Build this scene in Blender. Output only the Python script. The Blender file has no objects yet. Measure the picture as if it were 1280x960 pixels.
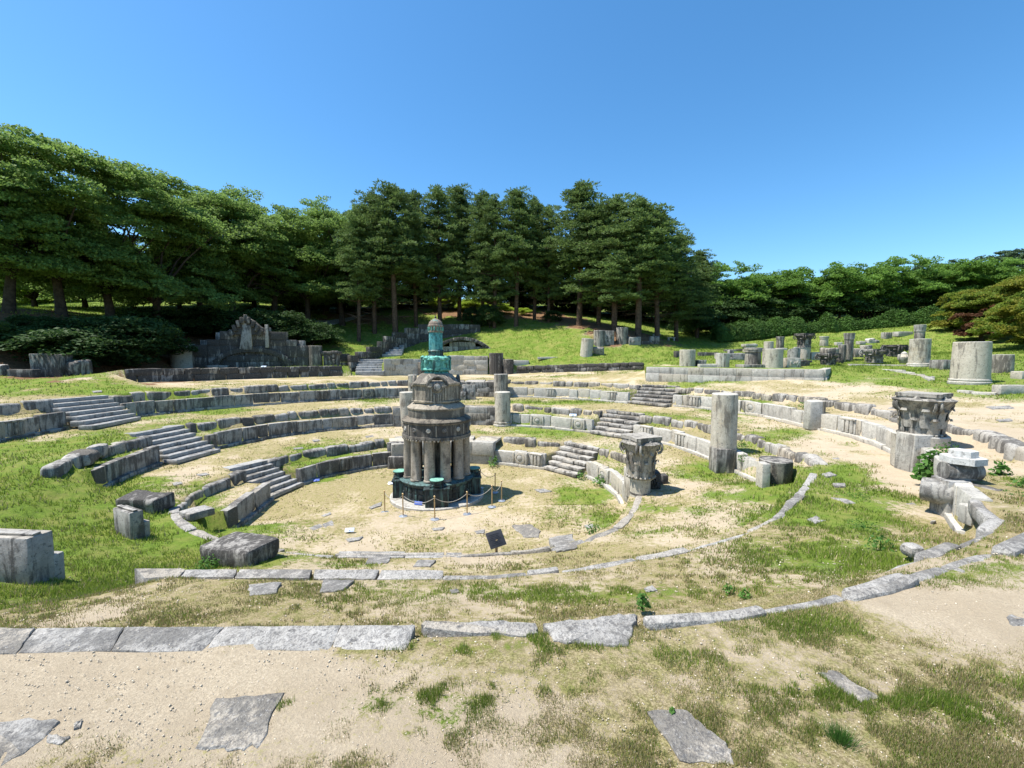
import bpy, math, random
import numpy as np
from mathutils import Vector, Matrix
R = math.radians
rng = np.random.default_rng(7)
random.seed(7)
SC = bpy.context.scene
COL = SC.collection

# ------------------------------------------------------------------ camera
F, PIT, EYE = 540.0, R(4.0), 6.6          # focal length in pixels of the 1280 px photo, pitch, eye height above the arena floor
cam_d = bpy.data.cameras.new('camera'); cam = bpy.data.objects.new('camera', cam_d); COL.objects.link(cam)
cam.location = (0, 0, EYE); cam.rotation_euler = (R(90) - PIT, 0, 0)
cam_d.sensor_fit = 'HORIZONTAL'; cam_d.angle = 2 * math.atan(640 / F); cam_d.clip_end = 3000; cam_d.clip_start = 0.05
SC.camera = cam
CP, SP = math.cos(PIT), math.sin(PIT)
def ray(px, py):
    x, y = (px - 640) / F, (480 - py) / F
    return np.array([x, CP + y * SP, -SP + y * CP])
def onz(px, py, z):                        # where the line of sight meets the level z
    d = ray(px, py); t = (z - EYE) / d[2]
    return np.array([d[0] * t, d[1] * t, z])
def ond(px, py, dist):                     # the point at a chosen depth
    d = ray(px, py); t = dist / d[1]
    return np.array([d[0] * t, dist, EYE + d[2] * t])
def zat(py, dist):
    return ond(640, py, dist)[2]

# ------------------------------------------------------------------ mesh helpers
def noise3(p, s=1.0, seed=0, octs=3):
    r = np.random.default_rng(abs(int(seed))); out = np.zeros(len(p)); a = 1.0; k = s
    for _ in range(octs):
        for _ in range(3):
            d = r.normal(size=3); d *= k / np.linalg.norm(d)
            out += a * np.sin(p @ d + r.uniform(0, 6.28))
        a *= .55; k *= 2.1
    return out / 3.0
_TAB = np.random.default_rng(99).uniform(-1, 1, (256, 256))
def vn(x, y, s=1.0, seed=0, octs=4, gain=.55):
    """smooth lattice noise on the plan, about -1..1"""
    out = np.zeros(len(x)); a = 1.0; tot = 0; k = s
    for o in range(octs):
        c, q = math.cos(.7 * o + seed), math.sin(.7 * o + seed); u = (x * c - y * q) * k + 37.3 * seed + 11 * o; v = (x * q + y * c) * k + 17.1 * seed + 5 * o
        i, j = np.floor(u).astype(int), np.floor(v).astype(int); f, g = u - i, v - j; f = f * f * (3 - 2 * f); g = g * g * (3 - 2 * g)
        t = lambda a_, b_: _TAB[a_ % 256, b_ % 256]
        out += a * ((t(i, j) * (1 - f) + t(i + 1, j) * f) * (1 - g) + (t(i, j + 1) * (1 - f) + t(i + 1, j + 1) * f) * g); tot += a * a; a *= gain; k *= 2.03
    return out * 1.3 / math.sqrt(tot)
class MB:
    def __init__(s): s.v = []; s.f = []; s.n = 0
    def add(s, v, f):
        v = np.asarray(v, float); s.v.append(v); n = s.n
        s.f += [tuple(i + n for i in q) for q in f]; s.n += len(v); return s
    def xf(s, v, f, M):
        v = np.asarray(v, float); m = np.array(M)
        return s.add(v @ m[:3, :3].T + m[:3, 3], f)
    def build(s, name, mat, parent=None, loc=None, ang=35, rotz=0):
        me = bpy.data.meshes.new(name)
        v = np.concatenate(s.v)
        me.from_pydata(v.tolist(), [], s.f); me.update()
        if ang:
            me.polygons.foreach_set('use_smooth', [True] * len(me.polygons))
            me.set_sharp_from_angle(angle=R(ang))
        me.materials.append(mat)
        o = bpy.data.objects.new(name, me); COL.objects.link(o)
        if parent: o.parent = parent
        if loc is not None: o.location = loc
        o.rotation_euler.z = rotz
        return o
def fast_mesh(name, v, f, mat, k):         # v (n,3), f (m,k)
    me = bpy.data.meshes.new(name); m = len(f)
    me.vertices.add(len(v)); me.vertices.foreach_set('co', np.asarray(v, np.float32).ravel())
    me.loops.add(m * k); me.loops.foreach_set('vertex_index', np.asarray(f, np.int32).ravel())
    me.polygons.add(m); me.polygons.foreach_set('loop_start', np.arange(0, m * k, k, dtype=np.int32))
    me.update(calc_edges=True)
    if mat: me.materials.append(mat)
    return me
def T(x, y, z, rz=0, rx=0, ry=0):
    return Matrix.Translation((x, y, z)) @ Matrix.Rotation(rz, 4, 'Z') @ Matrix.Rotation(rx, 4, 'X') @ Matrix.Rotation(ry, 4, 'Y')
_bt = {}
def block(L, W, H, rnd=.03, amp=.0, seed=0, n=3, freq=3.0):
    """a stone block centred in x, y and standing on z=0: rounded edges, uneven faces"""
    h = np.array([L, W, H]) / 2; rnd = min(rnd, h.min() * .9)
    def ax(a, m):
        return np.concatenate([[-a], np.linspace(-a + rnd, a - rnd, m), [a]])
    g = [ax(h[0], max(2, min(n + 2, int(L / .3) + 2))), ax(h[1], n if n < 3 else 3), ax(h[2], n if n < 3 else 3)]
    key = {}; V = []; Fc = []
    def vid(i, j, k):
        t = (i, j, k)
        if t not in key: key[t] = len(V); V.append((g[0][i], g[1][j], g[2][k]))
        return key[t]
    N = [len(q) - 1 for q in g]
    for k, top in ((0, 0), (N[2], 1)):
        for i in range(N[0]):
            for j in range(N[1]):
                q = (vid(i, j, k), vid(i + 1, j, k), vid(i + 1, j + 1, k), vid(i, j + 1, k)); Fc.append(q if top else q[::-1])
    for j, top in ((0, 1), (N[1], 0)):
        for i in range(N[0]):
            for k in range(N[2]):
                q = (vid(i, j, k), vid(i + 1, j, k), vid(i + 1, j, k + 1), vid(i, j, k + 1)); Fc.append(q if top else q[::-1])
    for i, top in ((0, 0), (N[0], 1)):
        for j in range(N[1]):
            for k in range(N[2]):
                q = (vid(i, j, k), vid(i, j + 1, k), vid(i, j + 1, k + 1), vid(i, j, k + 1)); Fc.append(q if top else q[::-1])
    V = np.array(V); q = np.clip(V, -(h - rnd), h - rnd); d = V - q
    l = np.linalg.norm(d, axis=1); m = l > 1e-9
    V[m] = q[m] + d[m] / l[m][:, None] * rnd
    if amp:
        r = np.random.default_rng(abs(int(seed)))
        for a in range(3): V[:, a] += amp * noise3(V, freq, seed * 7 + a, 3)
        V *= 1 + r.uniform(-.5, .5, 3) * amp * .8
    V[:, 2] += h[2]
    return V, Fc
def prism(poly, z0, z1, amp=0, seed=0):    # poly counter-clockwise (x, y); z1 may be a list
    n = len(poly); z1 = z1 if hasattr(z1, '__len__') else [z1] * n
    V = [(x, y, z0) for x, y in poly] + [(x, y, z1[i]) for i, (x, y) in enumerate(poly)]
    Fc = [tuple(range(n))[::-1], tuple(range(n, 2 * n))] + [(i, (i + 1) % n, n + (i + 1) % n, n + i) for i in range(n)]
    V = np.array(V, float)
    if amp:
        nv = noise3(V, 3, seed, 2); V[n:, 2] += amp * nv[n:]
    return V, Fc
def lathe(prof, n=28, flute=0, depth=0, rough=0, seed=0, half=None):
    prof = list(prof); m = len(prof); V = []; Fc = []
    for r, z in prof:
        for i in range(n):
            a = 2 * math.pi * i / n; q = r
            if flute: q = r * (1 - depth * abs(math.sin(a * flute / 2)) ** .6) if r > .05 else r
            V.append((q * math.cos(a), q * math.sin(a), z))
    for j in range(m - 1):
        for i in range(n):
            k = (i + 1) % n
            Fc.append((j * n + i, j * n + k, (j + 1) * n + k, (j + 1) * n + i))
    Fc.append(tuple(range(n))[::-1]); Fc.append(tuple(range((m - 1) * n, m * n)))
    V = np.array(V)
    if rough:
        w = noise3(V, 5, seed, 3) * rough; rr = np.maximum(np.hypot(V[:, 0], V[:, 1]), 1e-6)
        V[:, 0] *= 1 + w / rr; V[:, 1] *= 1 + w / rr
        V[:, 2] += rough * noise3(V, 4, seed + 3, 2) * .6
    return V, Fc
def tube(pts, rad, n=7):
    pts = [np.asarray(p, float) for p in pts]; V = []; Fc = []
    ref = np.array([.3, .9, .2])
    for i, p in enumerate(pts):
        t = pts[min(i + 1, len(pts) - 1)] - pts[max(i - 1, 0)]; t /= np.linalg.norm(t) + 1e-9
        u = np.cross(t, ref); u /= np.linalg.norm(u) + 1e-9; w = np.cross(t, u)
        r = rad[i] if hasattr(rad, '__len__') else rad
        for k in range(n):
            a = 2 * math.pi * k / n; V.append(p + r * (math.cos(a) * u + math.sin(a) * w))
    for i in range(len(pts) - 1):
        for k in range(n):
            j = (k + 1) % n; Fc.append((i * n + k, i * n + j, (i + 1) * n + j, (i + 1) * n + k))
    Fc.append(tuple(range(n))[::-1]); Fc.append(tuple(range((len(pts) - 1) * n, len(pts) * n)))
    return np.array(V), Fc
def tag(o, label, cat, group=None):
    o['label'] = label; o['category'] = cat; o['kind'] = 'thing'
    if group: o['group'] = group
    return o
def thing(name, label, cat, loc, rotz=0, group=None):
    o = bpy.data.objects.new(name, None); COL.objects.link(o); o.empty_display_size = .2
    o.location = tuple(loc); o.rotation_euler = (0, 0, rotz)
    return tag(o, label, cat, group)
def copy_tree(o, parent=None):
    c = o.copy(); COL.objects.link(c); c.parent = parent
    for ch in o.children: copy_tree(ch, c)
    return c

# ------------------------------------------------------------------ materials
class NT:
    def __init__(s, name):
        s.m = bpy.data.materials.new(name); s.m.use_nodes = True; s.t = s.m.node_tree; s.t.nodes.clear()
        s.out = s.t.nodes.new('ShaderNodeOutputMaterial')
    def n(s, typ, props={}, **ins):
        nd = s.t.nodes.new('ShaderNode' + typ)
        for k, v in props.items(): setattr(nd, k, v)
        for k, v in ins.items():
            k = k.replace('_', ' ')
            sk = nd.inputs[int(k[1:])] if k[0] == 'i' and k[1:].isdigit() else nd.inputs[k]
            if isinstance(v, bpy.types.NodeSocket): s.t.links.new(v, sk)
            else: sk.default_value = v
        return nd
    def noise(s, vec, scale, detail=4, rough=.6, dist=0):
        return s.n('TexNoise', Vector=vec, Scale=scale, Detail=detail, Roughness=rough, Distortion=dist).outputs['Fac']
    def map(s, vec, sc): return s.n('Mapping', Vector=vec, Scale=sc).outputs[0]
    def step(s, x, a, b): return s.n('MapRange', {'interpolation_type': 'SMOOTHSTEP'}, Value=x, From_Min=a, From_Max=b).outputs[0]
    def mix(s, f, a, b, mode='MIX'):
        nd = s.t.nodes.new('ShaderNodeMix'); nd.data_type = 'RGBA'; nd.blend_type = mode
        for i, v in ((0, f), (6, a), (7, b)):
            if isinstance(v, bpy.types.NodeSocket): s.t.links.new(v, nd.inputs[i])
            else: nd.inputs[i].default_value = v if i == 0 else (*v[:3], 1)
        return nd.outputs[2]
    def math(s, op, a, b=0.0):
        return s.n('Math', {'operation': op}, i0=a, i1=b).outputs[0]
    def done(s, col, rough=.9, bump=None, strength=.4, dist=.02, spec=.25, metal=0):
        b = s.n('BsdfPrincipled', Base_Color=col, Roughness=rough, Metallic=metal)
        b.inputs['Specular IOR Level'].default_value = spec
        if bump is not None:
            s.t.links.new(s.n('Bump', Strength=strength, Distance=dist, Height=bump).outputs[0], b.inputs['Normal'])
        s.t.links.new(b.outputs[0], s.out.inputs[0]); return s.m
def stone(name, base, stain=.5, dark=(.035, .032, .03), var=.35, rough=.5, tint=(.30, .22, .13), tintamt=.25, bump=.5, speck=0):
    t = NT(name); P = t.n('NewGeometry').outputs['Position']; isl = t.n('NewGeometry').outputs['Random Per Island']
    big = t.noise(P, .9, 5); mid = t.noise(P, 4.5, 6, .7); fine = t.noise(P, 38, 4, .75)
    streak = t.noise(t.map(P, (4.2, 4.2, .62)), 1.0, 6, .7, .5)
    hue_ = t.math('FRACT', t.math('MULTIPLY', isl, 7.31))
    c = t.mix(t.step(mid, .3, .75), [x * .72 for x in base], [min(1, x * 1.12) for x in base])
    c = t.mix(t.math('MULTIPLY', isl, var), c, [x * .42 for x in base])
    c = t.mix(t.math('MULTIPLY', t.step(big, .52, .75), tintamt), c, tint)
    c = t.mix(t.math('MULTIPLY', t.step(hue_, .55, .95), .38), c, [base[0] * .95, base[1] * .82, base[2] * .62])
    bias = t.math('ADD', t.math('MULTIPLY', streak, .62), t.math('MULTIPLY', big, .38))
    bias = t.math('ADD', bias, t.math('MULTIPLY', isl, .10))
    c = t.mix(t.math('MULTIPLY', t.step(bias, .645 - .22 * stain, .72 - .20 * stain), min(.95, .45 + stain * .5)), c, dark)
    c = t.mix(t.step(t.noise(P, 14, 3, .7), .56, .66), c, [x * .40 for x in base])
    if speck: c = t.mix(t.math('MULTIPLY', t.step(t.noise(t.map(P, (26, 17, 20)), 1, 6, .8, 1.2), .49, .56), speck), c, (.045, .045, .05)); c = t.mix(t.math('MULTIPLY', t.step(t.noise(P, 33, 5, .8), .58, .66), speck * .8), c, (.62, .61, .60))
    c = t.mix(t.math('MULTIPLY', t.step(fine, .55, .75), .5), c, [min(1, x * 1.35) for x in base])
    c = t.mix(t.math('MULTIPLY', t.step(fine, .45, .25), .6), c, [x * .35 for x in base])
    h = t.math('ADD', t.math('MULTIPLY', mid, 1.0), t.math('MULTIPLY', fine, .35))
    return t.done(c, .92, h, bump, .04)
def plain(name, col, rough=.6, metal=0, var=.3, scale=6, streak=None):
    t = NT(name); P = t.n('NewGeometry').outputs['Position']
    c = t.mix(t.step(t.noise(P, scale, 5), .3, .7), [x * (1 - var) for x in col], [min(1, x * (1 + var)) for x in col])
    if streak: c = t.mix(t.step(t.noise(t.map(P, (7, 7, .9)), 1, 4), .5, .64), c, streak)
    return t.done(c, rough, t.noise(P, 30, 4), .3, .01, metal=metal)
def leafmat(name, c0, c1, trans=.35, hue=None):
    t = NT(name); g = t.n('NewGeometry'); isl = g.outputs['Random Per Island']; P = g.outputs['Position']
    c = t.mix(isl, c0, c1)
    c = t.mix(t.math('MULTIPLY', t.step(t.noise(P, .55, 3), .42, .62), .55), c, [x * 1.45 for x in c1])
    if hue: c = t.mix(t.step(t.noise(P, .45, 3), .47, .56), c, hue)
    rnd = t.n('ObjectInfo').outputs['Random']
    c = t.mix(t.math('MULTIPLY', rnd, .35), c, [x * .55 for x in c0])
    d = t.n('BsdfPrincipled', Base_Color=c, Roughness=.65); d.inputs['Specular IOR Level'].default_value = .18
    tr = t.n('BsdfTranslucent', Color=t.mix(.5, c, [x * 1.6 for x in c1]))
    t.t.links.new(t.n('MixShader', Fac=trans, i1=d.outputs[0], i2=tr.outputs[0]).outputs[0], t.out.inputs[0]); return t.m
M = {}
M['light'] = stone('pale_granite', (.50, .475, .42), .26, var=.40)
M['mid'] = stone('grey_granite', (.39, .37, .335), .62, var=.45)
M['rough'] = stone('rough_granite', (.42, .395, .35), .62, var=.45, bump=.9)
M['dark'] = stone('blackened_shaded_granite', (.33, .31, .28), .88, var=.55)  # heavy black stains; on the ruin and its front wall also painted shade
M['col'] = stone('column_granite', (.50, .475, .415), .36, var=.15, tint=(.40, .27, .13), tintamt=.45, bump=.4)
M['slab'] = stone('slab_granite', (.43, .41, .375), .48, dark=(.115, .11, .10), var=.35, tintamt=.30, bump=1.2, speck=.50)
M['monu'] = stone('monument_granite', (.34, .30, .24), .48, var=.12, bump=.4, tintamt=.12)
M['monud'] = stone('monument_frieze_granite', (.20, .18, .15), .68, var=.2, bump=.5, tintamt=.1)
M['cap'] = stone('carved_granite', (.36, .335, .29), .55, var=.15, tint=(.26, .21, .15), tintamt=.4, bump=.6)
M['white'] = stone('clean_marble', (.62, .61, .58), .08, var=.08, tintamt=.1, bump=.2)
M['step'] = stone('step_granite', (.38, .375, .36), .40, var=.25, bump=.6)
M['bronze'] = plain('dark_bronze', (.028, .036, .038), .55, .25, .45, 5, streak=(.07, .13, .12))
M['bronze_top'] = plain('green_bronze_skin', (.075, .13, .125), .6, .15, .5, 7, streak=(.035, .04, .04))
M['bcap'] = plain('verdigris_cap', (.17, .36, .28), .7, 0, .3, 9)
M['teal'] = plain('verdigris_copper', (.07, .25, .265), .8, 0, .45, 9, streak=(.17, .40, .37))
M['teal2'] = plain('green_copper', (.12, .34, .28), .8, 0, .45, 9, streak=(.035, .085, .075))
M['brown'] = plain('brown_copper_dome', (.20, .155, .12), .75, 0, .4, 18, streak=(.09, .24, .21))
M['iron'] = plain('dark_iron', (.03, .03, .032), .5, .3)
M['brass'] = plain('brass', (.42, .31, .17), .45, .5, .15)
M['steel'] = plain('galvanised_plate', (.42, .46, .52), .4, .6, .15)
M['chain'] = plain('pale_rope', (.34, .31, .26), .7, 0, .15)
M['panel'] = plain('dark_panel', (.045, .045, .048), .35, 0, .15)
M['blue'] = plain('blue_plate', (.10, .15, .42), .4, 0, .1)
M['pblue'] = plain('pale_blue_plate', (.45, .55, .72), .4, 0, .1)
M['bark'] = plain('bark', (.055, .042, .032), .95, 0, .4, 4)
M['pbark'] = plain('pine_bark', (.095, .062, .042), .95, 0, .45, 4)
M['zelk'] = leafmat('zelkova_leaves', (.064, .118, .026), (.190, .285, .070), .42)
M['zelk2'] = leafmat('bright_broad_leaves', (.060, .125, .022), (.145, .255, .045), .4)
M['pine'] = leafmat('pine_needles', (.052, .095, .030), (.130, .190, .055), .28)
M['maple'] = leafmat('maple_leaves', (.075, .125, .018), (.17, .225, .030), .4, hue=(.21, .19, .025))
M['redmaple'] = leafmat('red_maple_leaves', (.075, .032, .018), (.115, .055, .025), .3)
M['hedge'] = leafmat('hedge_leaves', (.032, .070, .014), (.070, .140, .026), .25)
M['dbush'] = leafmat('shade_toned_leaves', (.024, .050, .015), (.048, .092, .024), .28)  # leaf colour darkened to stand in for deep shade under the trees
M['ybush'] = leafmat('sun_toned_leaves', (.16, .24, .025), (.30, .40, .045), .45)  # leaf colour brightened to stand in for full sunlight
M['weed'] = leafmat('weed_leaves', (.050, .125, .020), (.085, .18, .035), .35)
M['hillwood'] = leafmat('hazed_wood_leaves', (.045, .080, .045), (.075, .12, .055), .2)  # grey green: distance haze is mixed into the leaf colour
M['asphalt'] = plain('path_paving', (.30, .29, .27), .9, 0, .2, 3)
# ------------------------------------------------------------------ the plan: three stepped rings round the arena
CX, CY = -3.2, 18.3
NTH = 960
TH = np.linspace(-math.pi, math.pi, NTH, endpoint=False)
def pol(p):
    return math.atan2(p[1] - CY, p[0] - CX), math.hypot(p[0] - CX, p[1] - CY)
def smooth(a, deg):
    k = max(1, int(deg / 360 * NTH)); w = np.hanning(2 * k + 3); w /= w.sum()
    p = np.concatenate([a[-2 * k - 3:], a, a[:2 * k + 3]])
    return np.convolve(p, w, 'same')[2 * k + 3:-(2 * k + 3)]
def curve(pts, deg=5, ext=()):
    q = [pol(onz(*p)) for p in pts] + [(R(((a + 180) % 360) - 180), r) for a, r in ext]
    q.sort(); t = np.array([a for a, _ in q]); r = np.array([b for _, b in q])
    return smooth(np.interp(TH, t, r, period=2 * math.pi), deg), t.min(), t.max()
def arc(deg0, deg1, soft=8):               # 1 inside the anticlockwise arc deg0..deg1, soft ends
    a = (np.degrees(TH) - deg0) % 360; w = (deg1 - deg0) % 360
    d = np.where(a <= w, np.minimum(a, w - a), -np.minimum(a - w, 360 - a))
    return np.clip(d / soft + .5, 0, 1)
Z1, Z2 = 1.3, 2.65
BASE = [0.0, 1.35, 2.75]
b1 = [(395,599),(440,589),(505,581),(640,582),(680,586),(732,595),(765,612),(780,637),(292,667),(320,640)]
u1 = [(345,572),(400,562),(485,550),(647,549),(747,560),(785,569),(225,630),(240,620),(265,602),(300,592),
      (797,610),(790,635),(775,655),(745,668),(690,685),(560,690),(420,692),(327,682),(250,662)]
b2 = [(320,550),(495,532),(640,532),(737,541),(822,552),(892,576),(945,605),(125,614),(207,577),(272,561)]
u2 = [(320,521),(497,509),(640,507),(745,513),(892,532),(935,545),(995,565),(1010,572),(135,557),(185,544),(232,532),(82,582),
      (1013,590),(995,612),(960,648),(915,667),(875,680),(780,697),(720,708),(640,715),(555,718),(430,718),(300,717),(200,713)]
b3 = [(320,507),(500,497),(640,496),(785,504),(892,512),(960,522),(1007,535),(1072,547),(1140,582),(1170,620),(1190,670),(-140,585),(0,552),(87,535),(175,520)]
u3 = [(-170,526,4.12),(-60,511,4.15),(0,505,4.15),(47,502,4.15),(140,494.5,4.15),(175,490.5,4.15),(225,488,4.12),(282,485,4.1),(320,483,4.08),(424,479,4.06),(507,476,4.05),(640,476,4.0),(802,481,4.0),(892,487,4.0),(1045,502,4.0),(1142,520,4.0),(1205,535,4.0),(1280,565,4.0),
      (-60,789,3.9),(0,788,3.9),(260,788,3.9),(515,784,3.9),(600,781,3.9),(690,779,3.9),(800,772,3.9),(890,762,3.9),(940,757,3.9),(1060,738,3.9),(1130,720,3.9),(1165,706,3.9),(1280,660,3.9)]
zT = [np.full(NTH, Z1), np.full(NTH, Z2), None]
q = sorted((pol(onz(*p))[0], p[2]) for p in u3)
zT[2] = smooth(np.interp(TH, [a for a, _ in q], [b for _, b in q], period=2 * math.pi), 10)
rU, rL, NEAR = [], [], []
for k, (b, u) in enumerate(((b1, u1), (b2, u2), (b3, u3))):
    ru, _, _ = curve([(x, y, (Z1, Z2)[k]) for x, y in u] if k < 2 else u, 5)
    tb = [pol(onz(x, y, BASE[k])) for x, y in b]
    td = sorted(((math.degrees(t) + 90) % 360 - 90, r) for t, r in tb)     # -90..270
    t = np.array([a for a, _ in td]); r = np.array([b_ for _, b_ in td])
    deg = (np.degrees(TH) + 90) % 360 - 90
    rl = np.interp(deg, t, r)
    inside = arc(t[0] - 3, t[-1] + 3, 10)
    rl = inside * rl + (1 - inside) * (ru - .45)
    rl = np.minimum(smooth(rl, 5), ru - .42)
    rU.append(ru); rL.append(rl); NEAR.append(1 - inside)
GAP = [np.zeros(NTH), arc(196, 250, 10), arc(192, 258, 8)]
zB = []
for k in range(3):
    hb = BASE[k] + .82
    zB.append(hb * (1 - NEAR[k]) + (zT[k] - .12) * NEAR[k])
def ti(th):
    return int(round((th + math.pi) / (2 * math.pi) * NTH)) % NTH
def cpt(arr, th, off=0.0):                 # a point of a plan curve
    f = (th + math.pi) / (2 * math.pi) * NTH; i = int(math.floor(f)); w = f - i
    r = arr[i % NTH] * (1 - w) + arr[(i + 1) % NTH] * w + off
    return np.array([CX + r * math.cos(th), CY + r * math.sin(th)])
# outer retaining wall (fourth ring): px, py of its foot, depth, height of the bank behind it
w4 = [(155,478,33,.95),(230,476,36.5,1.0),(300,474,40,1.0),(430,469.5,46,1.0),(437,469.4,46.4,1.0),(441,469.4,46.6,.05),(476,469.5,47.9,.05),(480,469.5,48,1.75),(560,469,50,1.8),(562,468.5,50,2.1),(612,468,50,2.0),(632,467.5,49.8,1.6),(645,467,49.5,.75),(690,465.5,47.8,.75),(806,462,44.5,.72)]
w4p = [ond(x, y, d) for x, y, d, _ in w4]
t4 = [pol(p)[0] for p in w4p]; r4w = [pol(p)[1] for p in w4p]; h4w = [a[3] for a in w4]
T4MAX, T4MIN = t4[0], t4[-1]
ext4 = [(R(a), np.interp(0, [0], [1]) and rU[2][ti(R(a))] + e) for a, e in ((-170, 3), (-140, 2), (-120, 1.2), (-95, .9), (-70, .9), (-45, 1.2), (-20, 1.6), (0, 3), (20, 7), (35, 14), (168, 4), (176, 3))]
qq = sorted([(a, b) for a, b in zip(t4, r4w)] + ext4)
r4 = np.interp(TH, [a for a, _ in qq], [b for _, b in qq], period=2 * math.pi)
r4 = np.maximum(smooth(r4, 2), rU[2] + .6)
W4 = arc(math.degrees(T4MIN) - 1, math.degrees(T4MAX) + 1, 2.0)
hs = sorted(zip(t4, h4w)); zs = sorted(zip(t4, [p[2] for p in w4p]))
h4 = np.interp(TH, [a for a, _ in hs], [b for _, b in hs]); zb4 = np.interp(TH, [a for a, _ in zs], [b for _, b in zs])
back = []                                  # heights of the land outside the rings
for p, (_, _, _, h) in zip(w4p, w4): 
    back.append((p[0], p[1] + .5, p[2] + h)); 
for a in list(range(-176, 38, 9)) + [170, 177]:
    c = cpt(rU[2], R(a), .8); back.append((c[0], c[1], zT[2][ti(R(a))] + (.02 if a > -60 and a < 0 else 0)))
for px, py, d in [(60,470,31),(0,472,29),(-80,478,27),(120,468,36),(0,420,34),(110,415,39),(220,459,44),(300,459,46),(400,458,48),(425,444,52),(440,434,56),(460,424,60),(480,413,63),(450,455,50.6),(470,447,53.6),(490,439,57),(510,431,60.3),(455,408,66),(350,420,56),(230,412,52),
                  (560,442,54),(640,437,54),(700,438,52),(560,424,61),(640,417,60),(640,401,68),(560,402,68),(705,407,62),(780,417,56),(730,446,49.5),(780,440,51),(830,445,48),(850,428,60),
                  (900,420,66),(1000,414,66),(1100,408,64),(1180,404,56),(1110,437,46),(1000,440,47),(900,452,40),(1000,459,36),(1060,470,33),(1150,459,36),(1170,440,46),(1207,481,24.5),(1260,470,27),(1280,440,38),(1280,420,46),
                  (1150,485,25),(1200,510,20),(1100,478,29),(950,463,38),(830,459,41),
                  (0,382,70),(150,374,80),(300,376,80),(420,386,82),(560,381,88),(690,385,86),(800,392,92),(1000,392,92),(1150,378,92),(1250,372,80),(-150,400,60)]:
    back.append(tuple(ond(px, py, d)))
for x, y, z in [(0,-8,4.05),(-12,-8,4.1),(14,-8,4.2),(30,0,4.6),(-28,0,4.2),(-40,12,4.6),(-60,30,8),(45,20,6.5),(70,50,11),(0,-40,5),(-40,-40,5),(45,-40,5.5),(0,1.2,4.0),(3,1.5,4.0),(-3,1.5,4.0),(0,150,24),(-90,140,26),(90,140,26),(-150,60,20),(150,60,20),(160,-20,10),(-160,-20,10),(0,-160,8)]:
    back.append((x, y, z))
back = np.array(back)
def tps_fit(P, lam=.25):
    n = len(P); s = 40.0; xy = P[:, :2] / s
    d2 = ((xy[:, None] - xy[None]) ** 2).sum(-1); K = .5 * d2 * np.log(d2 + 1e-9)
    A = np.zeros((n + 3, n + 3)); A[:n, :n] = K + lam * 1e-3 * np.eye(n); A[:n, n] = 1; A[:n, n + 1:] = xy; A[n, :n] = 1; A[n + 1:, :n] = xy.T
    return np.linalg.solve(A, np.concatenate([P[:, 2], np.zeros(3)])), xy, s
_w, _xy, _s = tps_fit(back)
def zback(x, y):
    q = np.stack([np.asarray(x, float), np.asarray(y, float)], -1) / _s; out = np.zeros(len(q))
    for a in range(0, len(q), 20000):
        d2 = ((q[a:a + 20000, None] - _xy[None]) ** 2).sum(-1)
        out[a:a + 20000] = (.5 * d2 * np.log(d2 + 1e-9)) @ _w[:-3] + _w[-3] + q[a:a + 20000] @ _w[-2:]
    rr = np.hypot(x, y); m = np.clip((rr - 110) / 60, 0, 1)
    return out * (1 - m) + np.clip(out, 5, 26) * m
ST = [(0, 'left', (339,625),(379,607),(287,586),(335,575), 7), (1, 'left', (221,580),(276,565),(170,542),(231,531), 7), (2, 'left', (117,537),(177,525),(58,500),(136,494), 7),
      (0, 'right', (679,587),(720,598),(704,552),(747,560), 6), (1, 'right', (737,542),(782,549),(757,512),(804,517), 6), (2, 'right', (785,504),(832,509),(802,480.5),(850,482.5), 6)]
CUT = {0: [], 1: [], 2: []}                # where the flights of stairs cut through the rings
for k, side, a, b, c, d, n in ST:
    A, B = pol(onz(*a, BASE[k])), pol(onz(*b, BASE[k])); zh = float(zT[k][ti(A[0])]); C, D = pol(onz(*c, zh)), pol(onz(*d, zh))
    lo, hi = sorted(math.degrees(v[0]) % 360 for v in (A, B, C, D))[::3]
    CUT[k].append((arc(lo - .2, hi + .2, .9), (A[1] + B[1]) / 2, (C[1] + D[1]) / 2, zh))
c_, s_ = np.cos(TH), np.sin(TH)
_z0 = zback(CX + (r4 + .25) * c_, CY + (r4 + .25) * s_)
D4 = W4 * (zb4 + h4 - _z0)
zr4 = _z0 + D4
zf4 = zr4 * (1 - W4) + zb4 * W4
def zouter(x, y, i, r): return zback(x, y) + D4[i] * np.exp(-np.maximum(r - r4[i] - .25, 0) / 2.5)
NR, NZ = [np.zeros(NTH)], [np.zeros(NTH)]
for k in range(3):
    L, U, g = rL[k], rU[k], GAP[k]
    lo = BASE[k]; hi = zT[k]
    nr = [L - .02 - g * 2.4, L + .16, U - .02, U + .16 + g * 2.6]
    nz = [lo + NEAR[k] * .5 * (hi - lo) * (1 - g), zB[k] * (1 - g) + (lo + .42 * (hi - lo)) * g, (zB[k] + .02) * (1 - g) + (lo + .55 * (hi - lo)) * g, hi + 0]
    for m, rb, rt, zh in CUT[k]:
        for j, (f, zf) in enumerate(((.0, 0), (.36, .2), (.72, .52), (1.0, 1))):
            nr[j] = nr[j] * (1 - m) + (rb + .3 + f * (rt - rb)) * m; nz[j] = nz[j] * (1 - m) + (lo + zf * (zh - lo) - (.12 if 0 < f < 1 else 0)) * m
    NR += nr; NZ += nz
NR += [r4 - .02, r4 + .25]; NZ += [zf4, zr4]
NR = np.maximum.accumulate(np.array(NR), axis=0); NZ = np.array(NZ)      # (nodes, theta)
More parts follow.
